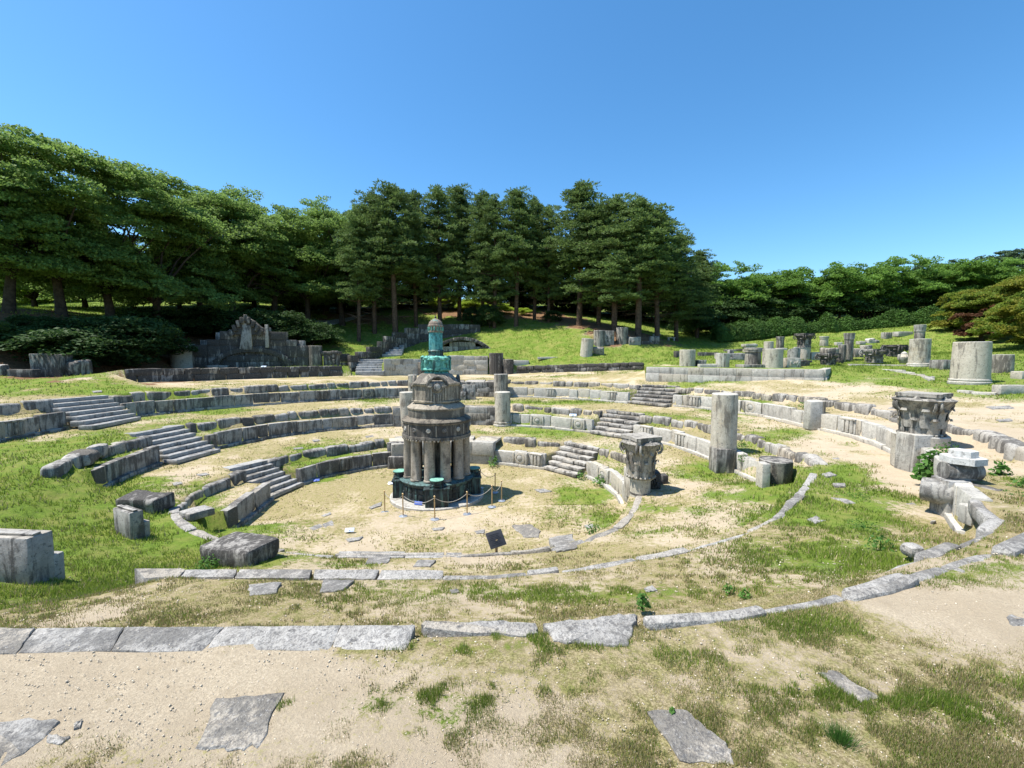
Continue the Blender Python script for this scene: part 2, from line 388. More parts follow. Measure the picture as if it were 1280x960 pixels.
def zg(x, y):
    x = np.atleast_1d(np.asarray(x, float)); y = np.atleast_1d(np.asarray(y, float))
    th = np.arctan2(y - CY, x - CX); r = np.hypot(x - CX, y - CY)
    i = np.round((th + math.pi) / (2 * math.pi) * NTH).astype(int) % NTH
    nr, nz = NR[:, i], NZ[:, i]; j = np.clip((nr <= r).sum(0) - 1, 0, len(nr) - 2); k = np.arange(len(r))
    a, b = nr[j, k], nr[j + 1, k]; f = np.clip((r - a) / np.maximum(b - a, 1e-6), 0, 1)
    z = nz[j, k] * (1 - f) + nz[j + 1, k] * f
    o = r > nr[-1]
    if o.any(): z[o] = zouter(x[o], y[o], i[o], r[o])
    return z
def G(px, py):                             # the point of the ground seen at a photo pixel: march the sight line
    d = ray(px, py); t = np.linspace(1.5, 160, 3000); t = t ** 1.0
    t = 1.5 * (160 / 1.5) ** np.linspace(0, 1, 3000)
    p = d[None] * t[:, None]; z = EYE + p[:, 2]; g = zg(p[:, 0], p[:, 1]); m = np.argmax(z <= g)
    if not (z <= g).any(): m = len(t) - 1
    return np.array([p[m, 0], p[m, 1], g[m]])
def zg1(x, y): return float(zg(x, y)[0])
# what covers the ground: green turf, dry turf, leaf litter; the rest is sand. Patches sit at real places on the plan
def blobs(x, y, L):
    out = np.zeros(len(x)); w1 = vn(x, y, .7, 301, 4); w2 = vn(x, y, .7, 302, 4); s1 = vn(x, y, 2.6, 303, 3); s2 = vn(x, y, 2.6, 304, 3)
    for bx, by, rx, ry, v in L:
        out += v * np.exp(-(((x - bx) / rx + .45 * w1 + (.55 * s1 if rx < .7 else 0)) ** 2 + ((y - by) / ry + .45 * w2 + (.55 * s2 if rx < .7 else 0)) ** 2))
    return out
def W(px, py, rx, ry, v):
    p = G(px, py); return (p[0], p[1], rx, ry, v)
GREEN = [W(720,622,1.3,1.9,1.1), W(752,655,.9,1.0,.5), W(400,598,1.2,1.8,.7), W(350,612,1,1,.4), W(620,600,3,1,.35), W(440,560,4,1.6,.75), W(390,565,2,1.5,.6), W(320,580,2,1.5,.5),
         W(180,640,2.6,3,1.1), W(220,680,2.2,2,1.0), W(60,640,3,2.5,1.1), W(60,590,3,3,1.0), W(20,745,1.0,.8,1.1), W(110,735,1.2,.6,.7), W(120,700,1.6,1.2,1.0), W(200,700,1.2,.9,.8), W(20,690,3,2,1.0), W(90,555,4,2.4,.8), W(230,540,4,2,.7), W(300,700,1.3,.7,.9),
         W(1080,610,2.0,3.2,1.0), W(1040,640,1.6,1.8,.9), W(1090,660,1.6,1.4,.7), W(1000,590,2,2,.6), W(1040,700,1.6,1.0,.6), W(1120,690,1.0,.8,.5), W(1000,555,4,2,.5), W(930,620,.9,.7,.7), W(880,590,1.1,1.6,.55), W(870,640,.8,.6,.55), W(820,640,.6,.5,.5), W(815,665,.7,.5,.6),
         W(690,540,8,1.3,.85), W(820,560,3,1.5,.6), W(860,520,6,1.6,.8), W(700,503,10,1.3,.8), W(960,545,3,2,.5), W(650,520,5,1,.6),
         W(470,880,.28,.12,1.3), W(540,865,.2,.12,.8), W(570,890,.3,.15,.7), W(1050,915,.10,.10,1.2), W(1180,880,.28,.14,1.1), W(1060,860,.3,.14,.8), W(1000,850,.3,.15,.6), W(1250,850,.3,.2,.8), W(360,880,.18,.12,.8), W(700,845,.6,.2,.45), W(640,800,.9,.15,.6), W(560,800,.6,.12,.5), W(800,810,.5,.15,.4), W(1010,770,1.0,.3,.6), W(1120,735,.9,.3,.7), W(1210,715,1.0,.4,.6), W(880,740,1.4,.5,.5), W(760,740,1.2,.5,.5), W(640,740,1.6,.5,.5), W(480,745,1.6,.5,.4), W(430,708,1.2,.4,.5), W(640,705,1.2,.5,.5), W(730,690,1,.5,.4),
         W(250,500,12,1.6,.5), W(60,488,6,3,1.0), W(140,483,6,2.5,.9), W(420,487,10,1,.5), W(880,478,8,1.6,.5), W(740,468,8,1.3,.5), W(1080,490,2,2,.3)]
SAND = [W(1180,520,5,3,1.0), W(1100,475,4,3.5,1.0), W(1250,545,4,2.5,.8), W(1050,490,4,2,.6), W(1230,770,.9,.45,1.0), W(1150,745,.8,.3,.7), W(1180,800,.5,.2,.4), W(150,870,1.35,.5,1.5), W(60,830,1.6,.4,1.2), W(250,835,1.0,.3,1.2), W(420,830,.5,.16,.7), W(-60,900,1,.7,1),
        W(560,660,3,2,.3), W(450,640,2.5,2,.3), W(640,650,1.5,1.5,.3), W(700,640,.8,.8,-.2), W(870,610,1.5,3,.3), W(860,650,1.2,1.0,.35), W(230,590,1.6,2.5,.55), W(600,470,16,2.0,.6), W(400,475,10,1.6,.7), W(800,467,5,2,.5), W(1160,600,1.0,3,.6), W(1150,640,.8,1,.5), W(620,700,1.5,.4,.4), W(980,580,.6,2,.2), W(720,880,.25,.15,.4), W(850,850,.3,.15,.4)]
BROWN = [W(640,392,10,6,1.0), W(520,384,6,5,1.0), W(490,400,5,4,.6), W(580,388,5,5,.9), W(770,412,4,5,1.3), W(740,405,4,4,1.2), W(700,398,4,4,.8), W(820,424,3,5,.5), W(430,395,6,6,.8), W(1250,418,5,3,.5), W(30,440,8,6,1), W(120,440,8,6,1.0), W(220,430,8,6,1), W(320,425,8,6,1)]
def cover(x, y):
    th = np.arctan2(y - CY, x - CX); r = np.hypot(x - CX, y - CY); i = np.round((th + math.pi) / (2 * math.pi) * NTH).astype(int) % NTH
    out4 = np.clip((r - r4[i]) / .6 + .5, 0, 1)
    far = out4 * np.clip((r - 24) / 6, 0, 1)
    n = vn(x, y, .22, 5, 5); n2 = vn(x, y, .8, 9, 3)
    s = np.clip(blobs(x, y, SAND), -1, 1.5); b = np.clip(blobs(x, y, BROWN), 0, 1)
    # the lawns beyond the outer wall and on the right
    right = np.clip((x - 10) / 5, 0, 1) * np.clip((y - .35 * x - 13) / 5, 0, 1) * np.clip((r - rU[2][i] - 5) / 4, 0, 1)
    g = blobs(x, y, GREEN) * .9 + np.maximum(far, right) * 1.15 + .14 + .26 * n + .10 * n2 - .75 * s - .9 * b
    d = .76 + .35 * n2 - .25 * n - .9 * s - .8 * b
    return np.clip(g, 0, 1), np.clip(d, 0, 1), b

# ------------------------------------------------------------------ ground sheet
rows_r, rows_z = [], []
def seg(a, b, za, zb, n, last=False):
    for j in range(n):
        f = j / n; rows_r.append(a * (1 - f) + b * f); rows_z.append(za * (1 - f) + zb * f)
cnt = [26, 1, 5, 1, 24, 1, 6, 1, 26, 1, 7, 1, 22, 1]
for j in range(len(NR) - 1):
    seg(NR[j] if j else NR[0] + .05, NR[j + 1], NZ[j], NZ[j + 1], cnt[j])
rr = NR[-1]; step = .35
while True:
    zz = zouter(CX + rr * c_, CY + rr * s_, np.arange(NTH), rr); rows_r.append(rr.copy()); rows_z.append(zz)
    if rr.min() > 900: break
    rr = rr + step; step *= 1.045
RR = np.array(rows_r); ZZ = np.array(rows_z); nrow = len(RR)
X = CX + RR * c_[None]; Y = CY + RR * s_[None]
flat = np.stack([X.ravel(), Y.ravel(), ZZ.ravel()], -1)
dc = np.hypot(flat[:, 0], flat[:, 1])
flat[:, 2] += (.020 * noise3(flat * [1, 1, 0], 1.6, 21, 4) - .012) * np.clip(dc / 6, .5, 1.6) + .006 * noise3(flat * [1, 1, 0], 6.0, 22, 3)
idx = np.arange(nrow * NTH).reshape(nrow, NTH); nx_ = np.roll(idx, -1, 1)
faces = np.stack([idx[:-1], idx[1:], nx_[1:], nx_[:-1]], -1).reshape(-1, 4)
cen = len(flat); flat = np.concatenate([flat, [[CX, CY, -.012]]])
t = NT('earth_and_turf'); geo = t.n('NewGeometry'); P = geo.outputs['Position']
at = t.n('Attribute', {'attribute_name': 'cover'}); sep = t.n('SeparateColor', i0=at.outputs['Color'])
g_, d_, b_ = sep.outputs[0], sep.outputs[1], sep.outputs[2]
n1 = t.noise(P, 1.1, 6, .7); n2 = t.noise(P, 6.5, 6, .75); n3 = t.noise(P, 45, 5, .8); n4 = t.noise(P, 150, 3, .8)
sand = t.mix(t.step(n1, .35, .65), (.455, .37, .255), (.60, .505, .365)); sand = t.mix(t.step(n2, .5, .72), sand, (.36, .29, .20)); sand = t.mix(t.step(n3, .35, .7), [.38, .31, .22], sand)
sand = t.mix(t.math('MULTIPLY', t.step(n4, .55, .8), .6), sand, (.66, .58, .45))
dry = t.mix(t.step(n3, .38, .60), (.17, .135, .06), (.44, .36, .215)); dry = t.mix(t.step(n2, .42, .62), dry, t.mix(t.step(n3, .4, .6), (.15, .14, .05), (.36, .32, .14)))
green = t.mix(t.step(n2, .3, .7), (.095, .160, .020), (.195, .275, .042)); green = t.mix(t.step(n3, .45, .62), green, (.050, .080, .012))
green = t.mix(t.math('MULTIPLY', t.step(n1, .40, .68), .65), green, t.mix(t.step(n3, .4, .62), (.16, .15, .04), (.36, .33, .11)))
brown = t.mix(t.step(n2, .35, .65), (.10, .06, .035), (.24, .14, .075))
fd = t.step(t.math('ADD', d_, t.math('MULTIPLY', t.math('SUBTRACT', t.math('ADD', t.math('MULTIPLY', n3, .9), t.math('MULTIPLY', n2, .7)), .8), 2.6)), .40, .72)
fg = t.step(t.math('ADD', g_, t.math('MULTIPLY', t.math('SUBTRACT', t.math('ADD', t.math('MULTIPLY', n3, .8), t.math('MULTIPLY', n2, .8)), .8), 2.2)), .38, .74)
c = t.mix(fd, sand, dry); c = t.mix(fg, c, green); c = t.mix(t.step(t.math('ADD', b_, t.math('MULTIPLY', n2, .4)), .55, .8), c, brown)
hh = t.math('ADD', t.math('MULTIPLY', n2, .6), t.math('ADD', t.math('MULTIPLY', n3, .7), t.math('MULTIPLY', n4, .25)))
M['ground'] = t.done(c, .97, hh, .8, .05, spec=.1)
me = fast_mesh('ground', flat, faces, M['ground'], 4)
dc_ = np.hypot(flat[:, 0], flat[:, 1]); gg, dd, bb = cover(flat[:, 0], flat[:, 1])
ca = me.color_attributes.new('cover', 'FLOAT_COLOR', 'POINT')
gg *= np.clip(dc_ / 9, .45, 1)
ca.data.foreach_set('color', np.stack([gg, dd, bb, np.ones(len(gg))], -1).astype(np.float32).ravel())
me.polygons.foreach_set('use_smooth', np.ones(len(faces), bool))
ground = bpy.data.objects.new('ground', me); COL.objects.link(ground); ground['kind'] = 'structure'
ground['label'] = 'sandy earth and patchy turf of the stepped arena, its banks and lawns'
# ------------------------------------------------------------------ ring walls
def pxth(px, py, z): return pol(onz(px, py, z))[0]
def wall_run(arr, th0, th1, z0, z1, thick, lmin, lmax, rnd, amp, seed, hj=.02, out=0.0, pj=.015, mb=None):
    """a run of stone blocks along a plan curve from th0 anticlockwise to th1; front faces on the curve"""
    r = random.Random(seed); mb = mb or MB(); th = th0; k = 0
    tot = (th1 - th0) % (2 * math.pi); end = th0 + tot
    while th < end - 1e-4:
        rad = np.linalg.norm(cpt(arr, th) - [CX, CY]); L = r.uniform(lmin, lmax); dth = L / rad
        if end - th - dth < lmin * .6 / rad: dth = end - th
        a, b = cpt(arr, th), cpt(arr, th + dth); m = (a + b) / 2; tan = b - a; L = np.linalg.norm(tan); tan /= L
        nrm = np.array([tan[1], -tan[0]])
        if nrm @ (m - [CX, CY]) < 0: nrm = -nrm
        zz0 = z0(th + dth / 2) if callable(z0) else z0; zz1 = z1(th + dth / 2) if callable(z1) else z1
        H = zz1 - zz0 + r.uniform(-hj, hj); o = out + r.uniform(-pj, pj)
        c = m + nrm * (thick / 2 + o)
        v, f = block(L - .02, thick, H, rnd, amp, seed * 100 + k, n=4 if amp > .02 else 3)
        mb.xf(v, f, T(c[0], c[1], zz0, math.atan2(tan[1], tan[0]))); th += dth; k += 1
    return mb
def at_origin(o):                          # put a single-mesh thing's origin at its foot
    me = o.data; co = np.empty(len(me.vertices) * 3, np.float32); me.vertices.foreach_get('co', co); co = co.reshape(-1, 3)
    c = np.array([(co[:, 0].min() + co[:, 0].max()) / 2, (co[:, 1].min() + co[:, 1].max()) / 2, co[:, 2].min()], np.float32)
    me.vertices.foreach_set('co', (co - c).ravel()); me.update(); o.location = c.tolist(); return o
def TOPF(k): return lambda th: float(zT[k][ti(th)]) + .015
def panel_at(arr, th, z0, H, Wd, mat, parent, name, kind, out=0.0):
    """a carved block set in a wall: triglyph grooves or a rosette relief"""
    p = cpt(arr, th); d = p - [CX, CY]; d /= np.linalg.norm(d); rz = math.atan2(d[1], d[0]) - math.pi / 2
    mb = MB(); v, f = block(Wd, .3, H, .02, .006, int(th * 1000) % 999); mb.xf(v, f, T(0, .11, 0))
    if kind == 'tri':
        for i in (-1, 0, 1):
            v, f = block(Wd * .2, .08, H * .82, .02); mb.xf(v, f, T(i * Wd * .29, -.06, H * .05))
        v, f = block(Wd * 1.02, .1, H * .12, .01); mb.xf(v, f, T(0, -.055, H * .88))
    else:
        v, f = lathe([(Wd * .36, 0), (Wd * .36, .03), (Wd * .24, .05), (Wd * .2, .03), (Wd * .14, .07), (.01, .08)], 14)
        mb.xf(v, f, T(0, -.04, H * .5, 0, R(90)))
        for sx in (-1, 1):
            v, f = block(Wd * .1, .07, H * .9, .01); mb.xf(v, f, T(sx * Wd * .44, -.05, H * .05))
    o = mb.build(name, mat)
    o.location = (p[0] + d[0] * out, p[1] + d[1] * out, z0); o.rotation_euler.z = rz
    if parent:
        o.location = Vector(o.location) - Vector(parent.location); o.parent = parent
    return o
RN = ['innermost', 'middle', 'outermost']
# stairs: front edge of the lowest step and of the highest, in photo pixels on their levels
STSPAN = {}
for k, side, a, b, c, d, n in ST:
    zlo, zhi = BASE[k], None
    A, B = onz(*a, zlo), onz(*b, zlo)
    zhi = float(zT[k][ti(pol(A)[0])]); C, D = onz(*c, zhi), onz(*d, zhi)
    mid = (A + B) / 2
    st = thing('stone_stairs', {'left': 'worn grey stone stairs in shade, left flight through the %s ring of walls', 'right': 'sunlit rough stone stairs, right flight through the %s ring of walls'}[side] % RN[k], 'stairs', (mid[0], mid[1], zlo), group='stone stairs through the ring walls')
    h = (zhi - zlo) / n
    for j in range(n):
        f = j / (n - 1); p, q = A * (1 - f) + C * f, B * (1 - f) + D * f
        f2 = min(1, (j + 1) / (n - 1)); nxt = ((C + D) / 2 - (A + B) / 2) / (n - 1)
        t_ = q - p; L = math.hypot(t_[0], t_[1]); ang = math.atan2(t_[1], t_[0]); nr = np.array([-t_[1], t_[0]]) / L
        if nr @ nxt[:2] < 0: nr = -nr; 
        dep = max(.3, float(nr @ nxt[:2])) + .28
        mb = MB(); nb = 2 if side == 'left' else 3; xs = np.linspace(-L / 2, L / 2, nb + 1)
        hh_ = h * (.93 if side == 'left' else .88)
        for i in range(nb):
            v, f_ = block(xs[i + 1] - xs[i] - .008, dep, hh_ if True else h, .02 if side == 'left' else .045, .006 if side == 'left' else .016, k * 50 + j * 3 + i, n=4)
            m = (p + q) / 2; c2 = m[:2] + nr * (dep / 2 + random.uniform(-.02, .02)) + t_[:2] / L * (xs[i] + xs[i + 1]) / 2
            mb.xf(v, f_, T(c2[0] - mid[0], c2[1] - mid[1], j * h + .01, ang))
            v, f_ = block(xs[i + 1] - xs[i] - .05, dep - .1, h * .5, .01); mb.xf(v, f_, T(c2[0] + nr[0] * .06 - mid[0], c2[1] + nr[1] * .06 - mid[1], j * h - h * .42, ang))
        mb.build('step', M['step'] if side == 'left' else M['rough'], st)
    # core under the steps
    mb = MB(); bottom = [A[:2], B[:2]]; top = [D[:2], C[:2]]
    nr2 = nr * .35
    poly = [A[:2] + nr2, B[:2] + nr2, D[:2] + nr2, C[:2] + nr2]
    ar = sum(poly[i][0] * poly[(i + 1) % 4][1] - poly[(i + 1) % 4][0] * poly[i][1] for i in range(4))
    zz = [.02, .02, zhi - zlo - h - .04, zhi - zlo - h - .04]
    if ar < 0: poly = poly[::-1]; zz = zz[::-1]
    v, f_ = prism([(p[0] - mid[0], p[1] - mid[1]) for p in poly], -.1, zz); mb.add(v, f_)
    mb.build('stair_core', M['step'], st, ang=20)
    ths = [pol(p)[0] for p in (A, B, C, D)]
    STSPAN[(k, side)] = ths
def span(k, side, which):
    a, b, c, d = STSPAN[(k, side)]
    # left: A is nearer the left end (larger angle) ; the two ends of the flight at mid height
    lo, hi = (.25, .75)
    return ((a if which == 'L' else c), (b if which == 'L' else d))
LEFT_END = {('L', 0): pxth(287, 667, 0), ('U', 0): pxth(228, 632, Z1), ('L', 1): pxth(122, 615, 1.35), ('U', 1): pxth(84, 584, Z2), ('L', 2): R(190), ('U', 2): R(187)}
RIGHT_END = {('L', 0): pxth(780, 637, 0), ('U', 0): pxth(795, 600, Z1), ('L', 1): pxth(950, 607, 1.35), ('U', 1): pxth(1010, 580, Z2), ('L', 2): pxth(1190, 670, 2.75), ('U', 2): pxth(1300, 580, 4.0)}
CEN = {0: (pxth(625, 549, Z1), pxth(480, 549, Z1)), 1: (pxth(640, 507, Z2), pxth(487, 507, Z2)), 2: (pxth(632, 476, 4.0), pxth(510, 476, 4.0))}
def un(a): return a % (2 * math.pi)
WALLS = {}
for k in range(3):
    for w in 'LU':
        arr = rL[k] if w == 'L' else rU[k]
        la, lb = span(k, 'left', w); ra, rb = span(k, 'right', w)
        segs = [('left', max(un(la), un(lb)), un(LEFT_END[(w, k)])),
                ('back left', un(CEN[k][1]), min(un(la), un(lb))), ('back right', max(un(ra), un(rb)), un(CEN[k][0])),
                ('right', RIGHT_END[(w, k)], min(ra, rb))]
        for nm, a0, a1 in segs:
            sunny = 'right' in nm  # sun and shade put into the stone: paler on the right, greyer left
            if w == 'L':
                z0, z1 = BASE[k] - .12, BASE[k] + .85
                mb = wall_run(arr, a0, a1, z0, z1, .32, .5, 1.7, .03, .016 if sunny else .012, k * 10 + len(nm), hj=.05, pj=.045)
                wall_run(arr, a0, a1, BASE[k] - .1, BASE[k] + .13, .3, 1.1, 2.0, .03, .012, k * 11 + len(nm), hj=.03, out=-.16, pj=.03, mb=mb)
                lab = {'left': 'low wall of squared grey blocks at the left end of the %s ring', 'back left': 'low dark wall of squared blocks, back left of the %s ring', 'back right': 'low sunlit wall of pale blocks, back right of the %s ring', 'right': 'low wall of pale blocks along the right side of the %s ring'}[nm]
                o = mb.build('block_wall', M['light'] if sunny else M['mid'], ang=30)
            else:
                z0 = BASE[k] + .70
                mb = wall_run(arr, a0, a1, z0, TOPF(k), .5, .55, 1.6, .11, .045, k * 13 + len(nm) + 5, hj=.08, pj=.07)
                lab = {'left': 'rough kerb of weathered boulders at the left end of the %s ring', 'back left': 'rough kerb of weathered stones above the back left wall of the %s ring', 'back right': 'rough kerb of weathered stones above the back right wall of the %s ring', 'right': 'rough kerb of pale stones above the right wall of the %s ring'}[nm]
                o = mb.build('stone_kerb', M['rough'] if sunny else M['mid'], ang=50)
            at_origin(o); tag(o, lab % RN[k], 'wall' if w == 'L' else 'kerb', 'ring walls' if w == 'L' else 'rough kerbs of the ring walls'); WALLS[(w, k, nm)] = o
# carved blocks let into the lower walls
for k, nm, px, py, kind in [(2,'back left',398,500,'tri'),(2,'back left',458,497,'ros'),(2,'left',18,548,'tri'),(2,'back right',690,497,'tri'),(2,'back right',775,500,'tri'),(2,'right',882,508,'tri'),(2,'right',945,518,'ros'),(2,'right',1062,545,'tri'),
                            (1,'back left',383,543,'tri'),(1,'back left',440,538,'tri'),(1,'right',812,549,'tri'),(1,'right',853,560,'tri'),(1,'back right',727,538,'ros'),(0,'back left',432,590,'tri'),(0,'back right',672,584,'tri'),(0,'right',760,605,'ros'),(0,'back right',650,583,'ros'),(1,'back right',672,534,'ros')]:
    o = WALLS[('L', k, nm)]; th = pxth(px, py, BASE[k])
    panel_at(rL[k], th, BASE[k] + .14, .70, .8 if kind == 'tri' else .95, M['light'] if 'right' in nm else M['mid'], o, 'carved_panel', kind, -.03)  # panels follow their wall: paler stone for sun, greyer for shade
# middle of each ring, behind the tower: smooth ashlar
for k, (a1, a0) in CEN.items():
    mb = MB(); H = float(zT[k][ti(a0)]) - BASE[k]; n = 2 if k == 0 else 3
    arr = rL[k]
    for j in range(n):
        wall_run(arr, a1, a0, BASE[k] - .1 + j * H / n, BASE[k] + (j + 1) * H / n - .004 * (j < n - 1) + (.03 if j == n - 1 else 0), .6, 1.0, 2.0, .012 if k or j else .04, .004 if k or j else .02, 70 + k * 9 + j, hj=.0, out=-.28 + .0 * j + (.12 if j == 0 and k == 0 else 0), pj=.012, mb=mb)
    wall_run(arr, a1, a0, BASE[k] + H - .12, BASE[k] + H + .02, float((rU[k] - rL[k])[ti((a0))]) + .25, 1.2, 2.2, .01, .004, 90 + k, out=.2, hj=.003, pj=0, mb=mb)
    o = at_origin(mb.build('ashlar_wall', M['light'] if k == 0 else M['mid'], ang=30)); tag(o, ['two course wall of large blocks directly behind the foot of the tower', 'smooth grey ashlar wall behind the tower, between two pale column drums', 'smooth ashlar wall behind the tower, highest of the three'][k], 'wall', 'ashlar walls behind the tower')
# ends of the rings on the near side: long edging stones lying in the slope
def edging(k, th0, th1, thick, lmin, lmax, seed, lab, mat='slab', h=.3, up=.0):
    mb = wall_run(rU[k], th0, th1, lambda t_: float(zT[k][ti(t_)]) - h, lambda t_: float(zT[k][ti(t_)]) + up, thick, lmin, lmax, .05, .04, seed, hj=.022, pj=.06)
    o = at_origin(mb.build('edging_kerb', M[mat], ang=40)); tag(o, lab, 'kerb', 'edging stones of the near slope'); return o
def thx(k, px, py): return pxth(px, py, (Z1, Z2, 3.9)[k])
edging(0, thx(0, 690, 685), RIGHT_END[('U', 0)], .27, 1.0, 2.2, 201, 'pale edging line curving from the capital column to the dark slab')
edging(0, thx(0, 420, 692), thx(0, 690, 685), .13, 1.6, 3.0, 202, 'thin edging line along the near side of the sandy arena floor', up=.02)
edging(0, LEFT_END[('U', 0)], thx(0, 420, 692), .3, .7, 1.3, 203, 'curved edging stones left of the arena beside the dark boulder')
edging(1, thx(1, 700, 711), thx(1, 1013, 590) , .24, 1.0, 2.4, 204, 'long pale edging line sweeping down from the short column stump')
edging(1, thx(1, 555, 718), thx(1, 700, 711), .16, 1.0, 2.0, 205, 'thin edging line to the right of the three middle slabs', up=.02)
edging(2, thx(2, 1165, 706), RIGHT_END[('U', 2)], .26, 1.2, 2.6, 206, 'weathered edging stones rising to the right edge beyond the white capped pier')
edging(2, thx(2, 800, 773), thx(2, 1130, 721), .16, .8, 1.8, 207, 'thin edging line in dry turf right of the broken slab', up=.03)
edging(2, thx(2, 1060, 741), thx(2, 1165, 706), .2, .8, 1.5, 208, 'flat grey edging stones near the right end of the thin line', up=.02)
# the L kerb of the outermost ring running on from its right end
mb = wall_run(rL[2], thx(2, 1115, 716) , RIGHT_END[('L', 2)], lambda t_: float(zB[2][ti(t_)]) - .35, lambda t_: float(zB[2][ti(t_)]) - .03, .22, .8, 1.6, .06, .05, 209, hj=.05, pj=.06)
tag(at_origin(mb.build('edging_kerb', M['slab'], ang=40)), 'low broken edging running from the white capped pier down to the turf', 'kerb', 'edging stones of the near slope')

# ------------------------------------------------------------------ flat stones
def flat_stone(quad, lab, mat='slab', z=None, th=.16, up=.006, cat='slab', group='flat stones lying in the ground', name='stone_slab', seed=1, wob=.045, dip=0):
    ps = [G(*q) if z is None else onz(*q, z) for q in quad]
    c = sum(ps) / len(ps); P2 = [(p[0] - c[0], p[1] - c[1]) for p in ps]
    ar = sum(P2[i][0] * P2[(i + 1) % len(P2)][1] - P2[(i + 1) % len(P2)][0] * P2[i][1] for i in range(len(P2)))
    if ar < 0: P2 = P2[::-1]; ps = ps[::-1]
    # refine the outline so that it can be uneven
    Q = []; Zs = []
    r = random.Random(seed); n = len(P2)
    size = max(math.hypot(p[0], p[1]) for p in P2)
    for i in range(n):
        a, b = P2[i], P2[(i + 1) % n]; za, zb_ = ps[i][2], ps[(i + 1) % n][2]
        for j in range(5):
            f = j / 5; w = wob * size * (0 if j == 0 else 1)
            Q.append((a[0] + (b[0] - a[0]) * f + r.uniform(-w, w), a[1] + (b[1] - a[1]) * f + r.uniform(-w, w))); Zs.append(za + (zb_ - za) * f)
    zm = max(Zs) if z is None else z
    Zt = [(zm * .3 + q * .7) - c[2] + up + r.uniform(-.006, .006) - dip * max(0, -(p_[1]) / size) for q, p_ in zip(Zs, Q)]
    mb = MB(); m = len(Q); bev = min(.014, size * .05)
    V = [(x, y, zt - th) for (x, y), zt in zip(Q, Zt)] + [(x, y, zt - bev * .6) for (x, y), zt in zip(Q, Zt)] + [(x * (1 - bev / size), y * (1 - bev / size), zt) for (x, y), zt in zip(Q, Zt)] + [(x * .5, y * .5, (zt + sum(Zt) / m) / 2 + r.uniform(-.006, .008)) for (x, y), zt in zip(Q, Zt)] + [(0, 0, sum(Zt) / m)]
    Fc = []
    for a in range(3):
        for i in range(m):
            k = (i + 1) % m; Fc.append((a * m + i, a * m + k, (a + 1) * m + k, (a + 1) * m + i))
    for i in range(m): Fc.append((3 * m + i, 3 * m + (i + 1) % m, 4 * m))
    mb.add(V, Fc); o = mb.build(name, M[mat], loc=c.tolist(), ang=40)
    return tag(o, lab, cat, group)
S = 0
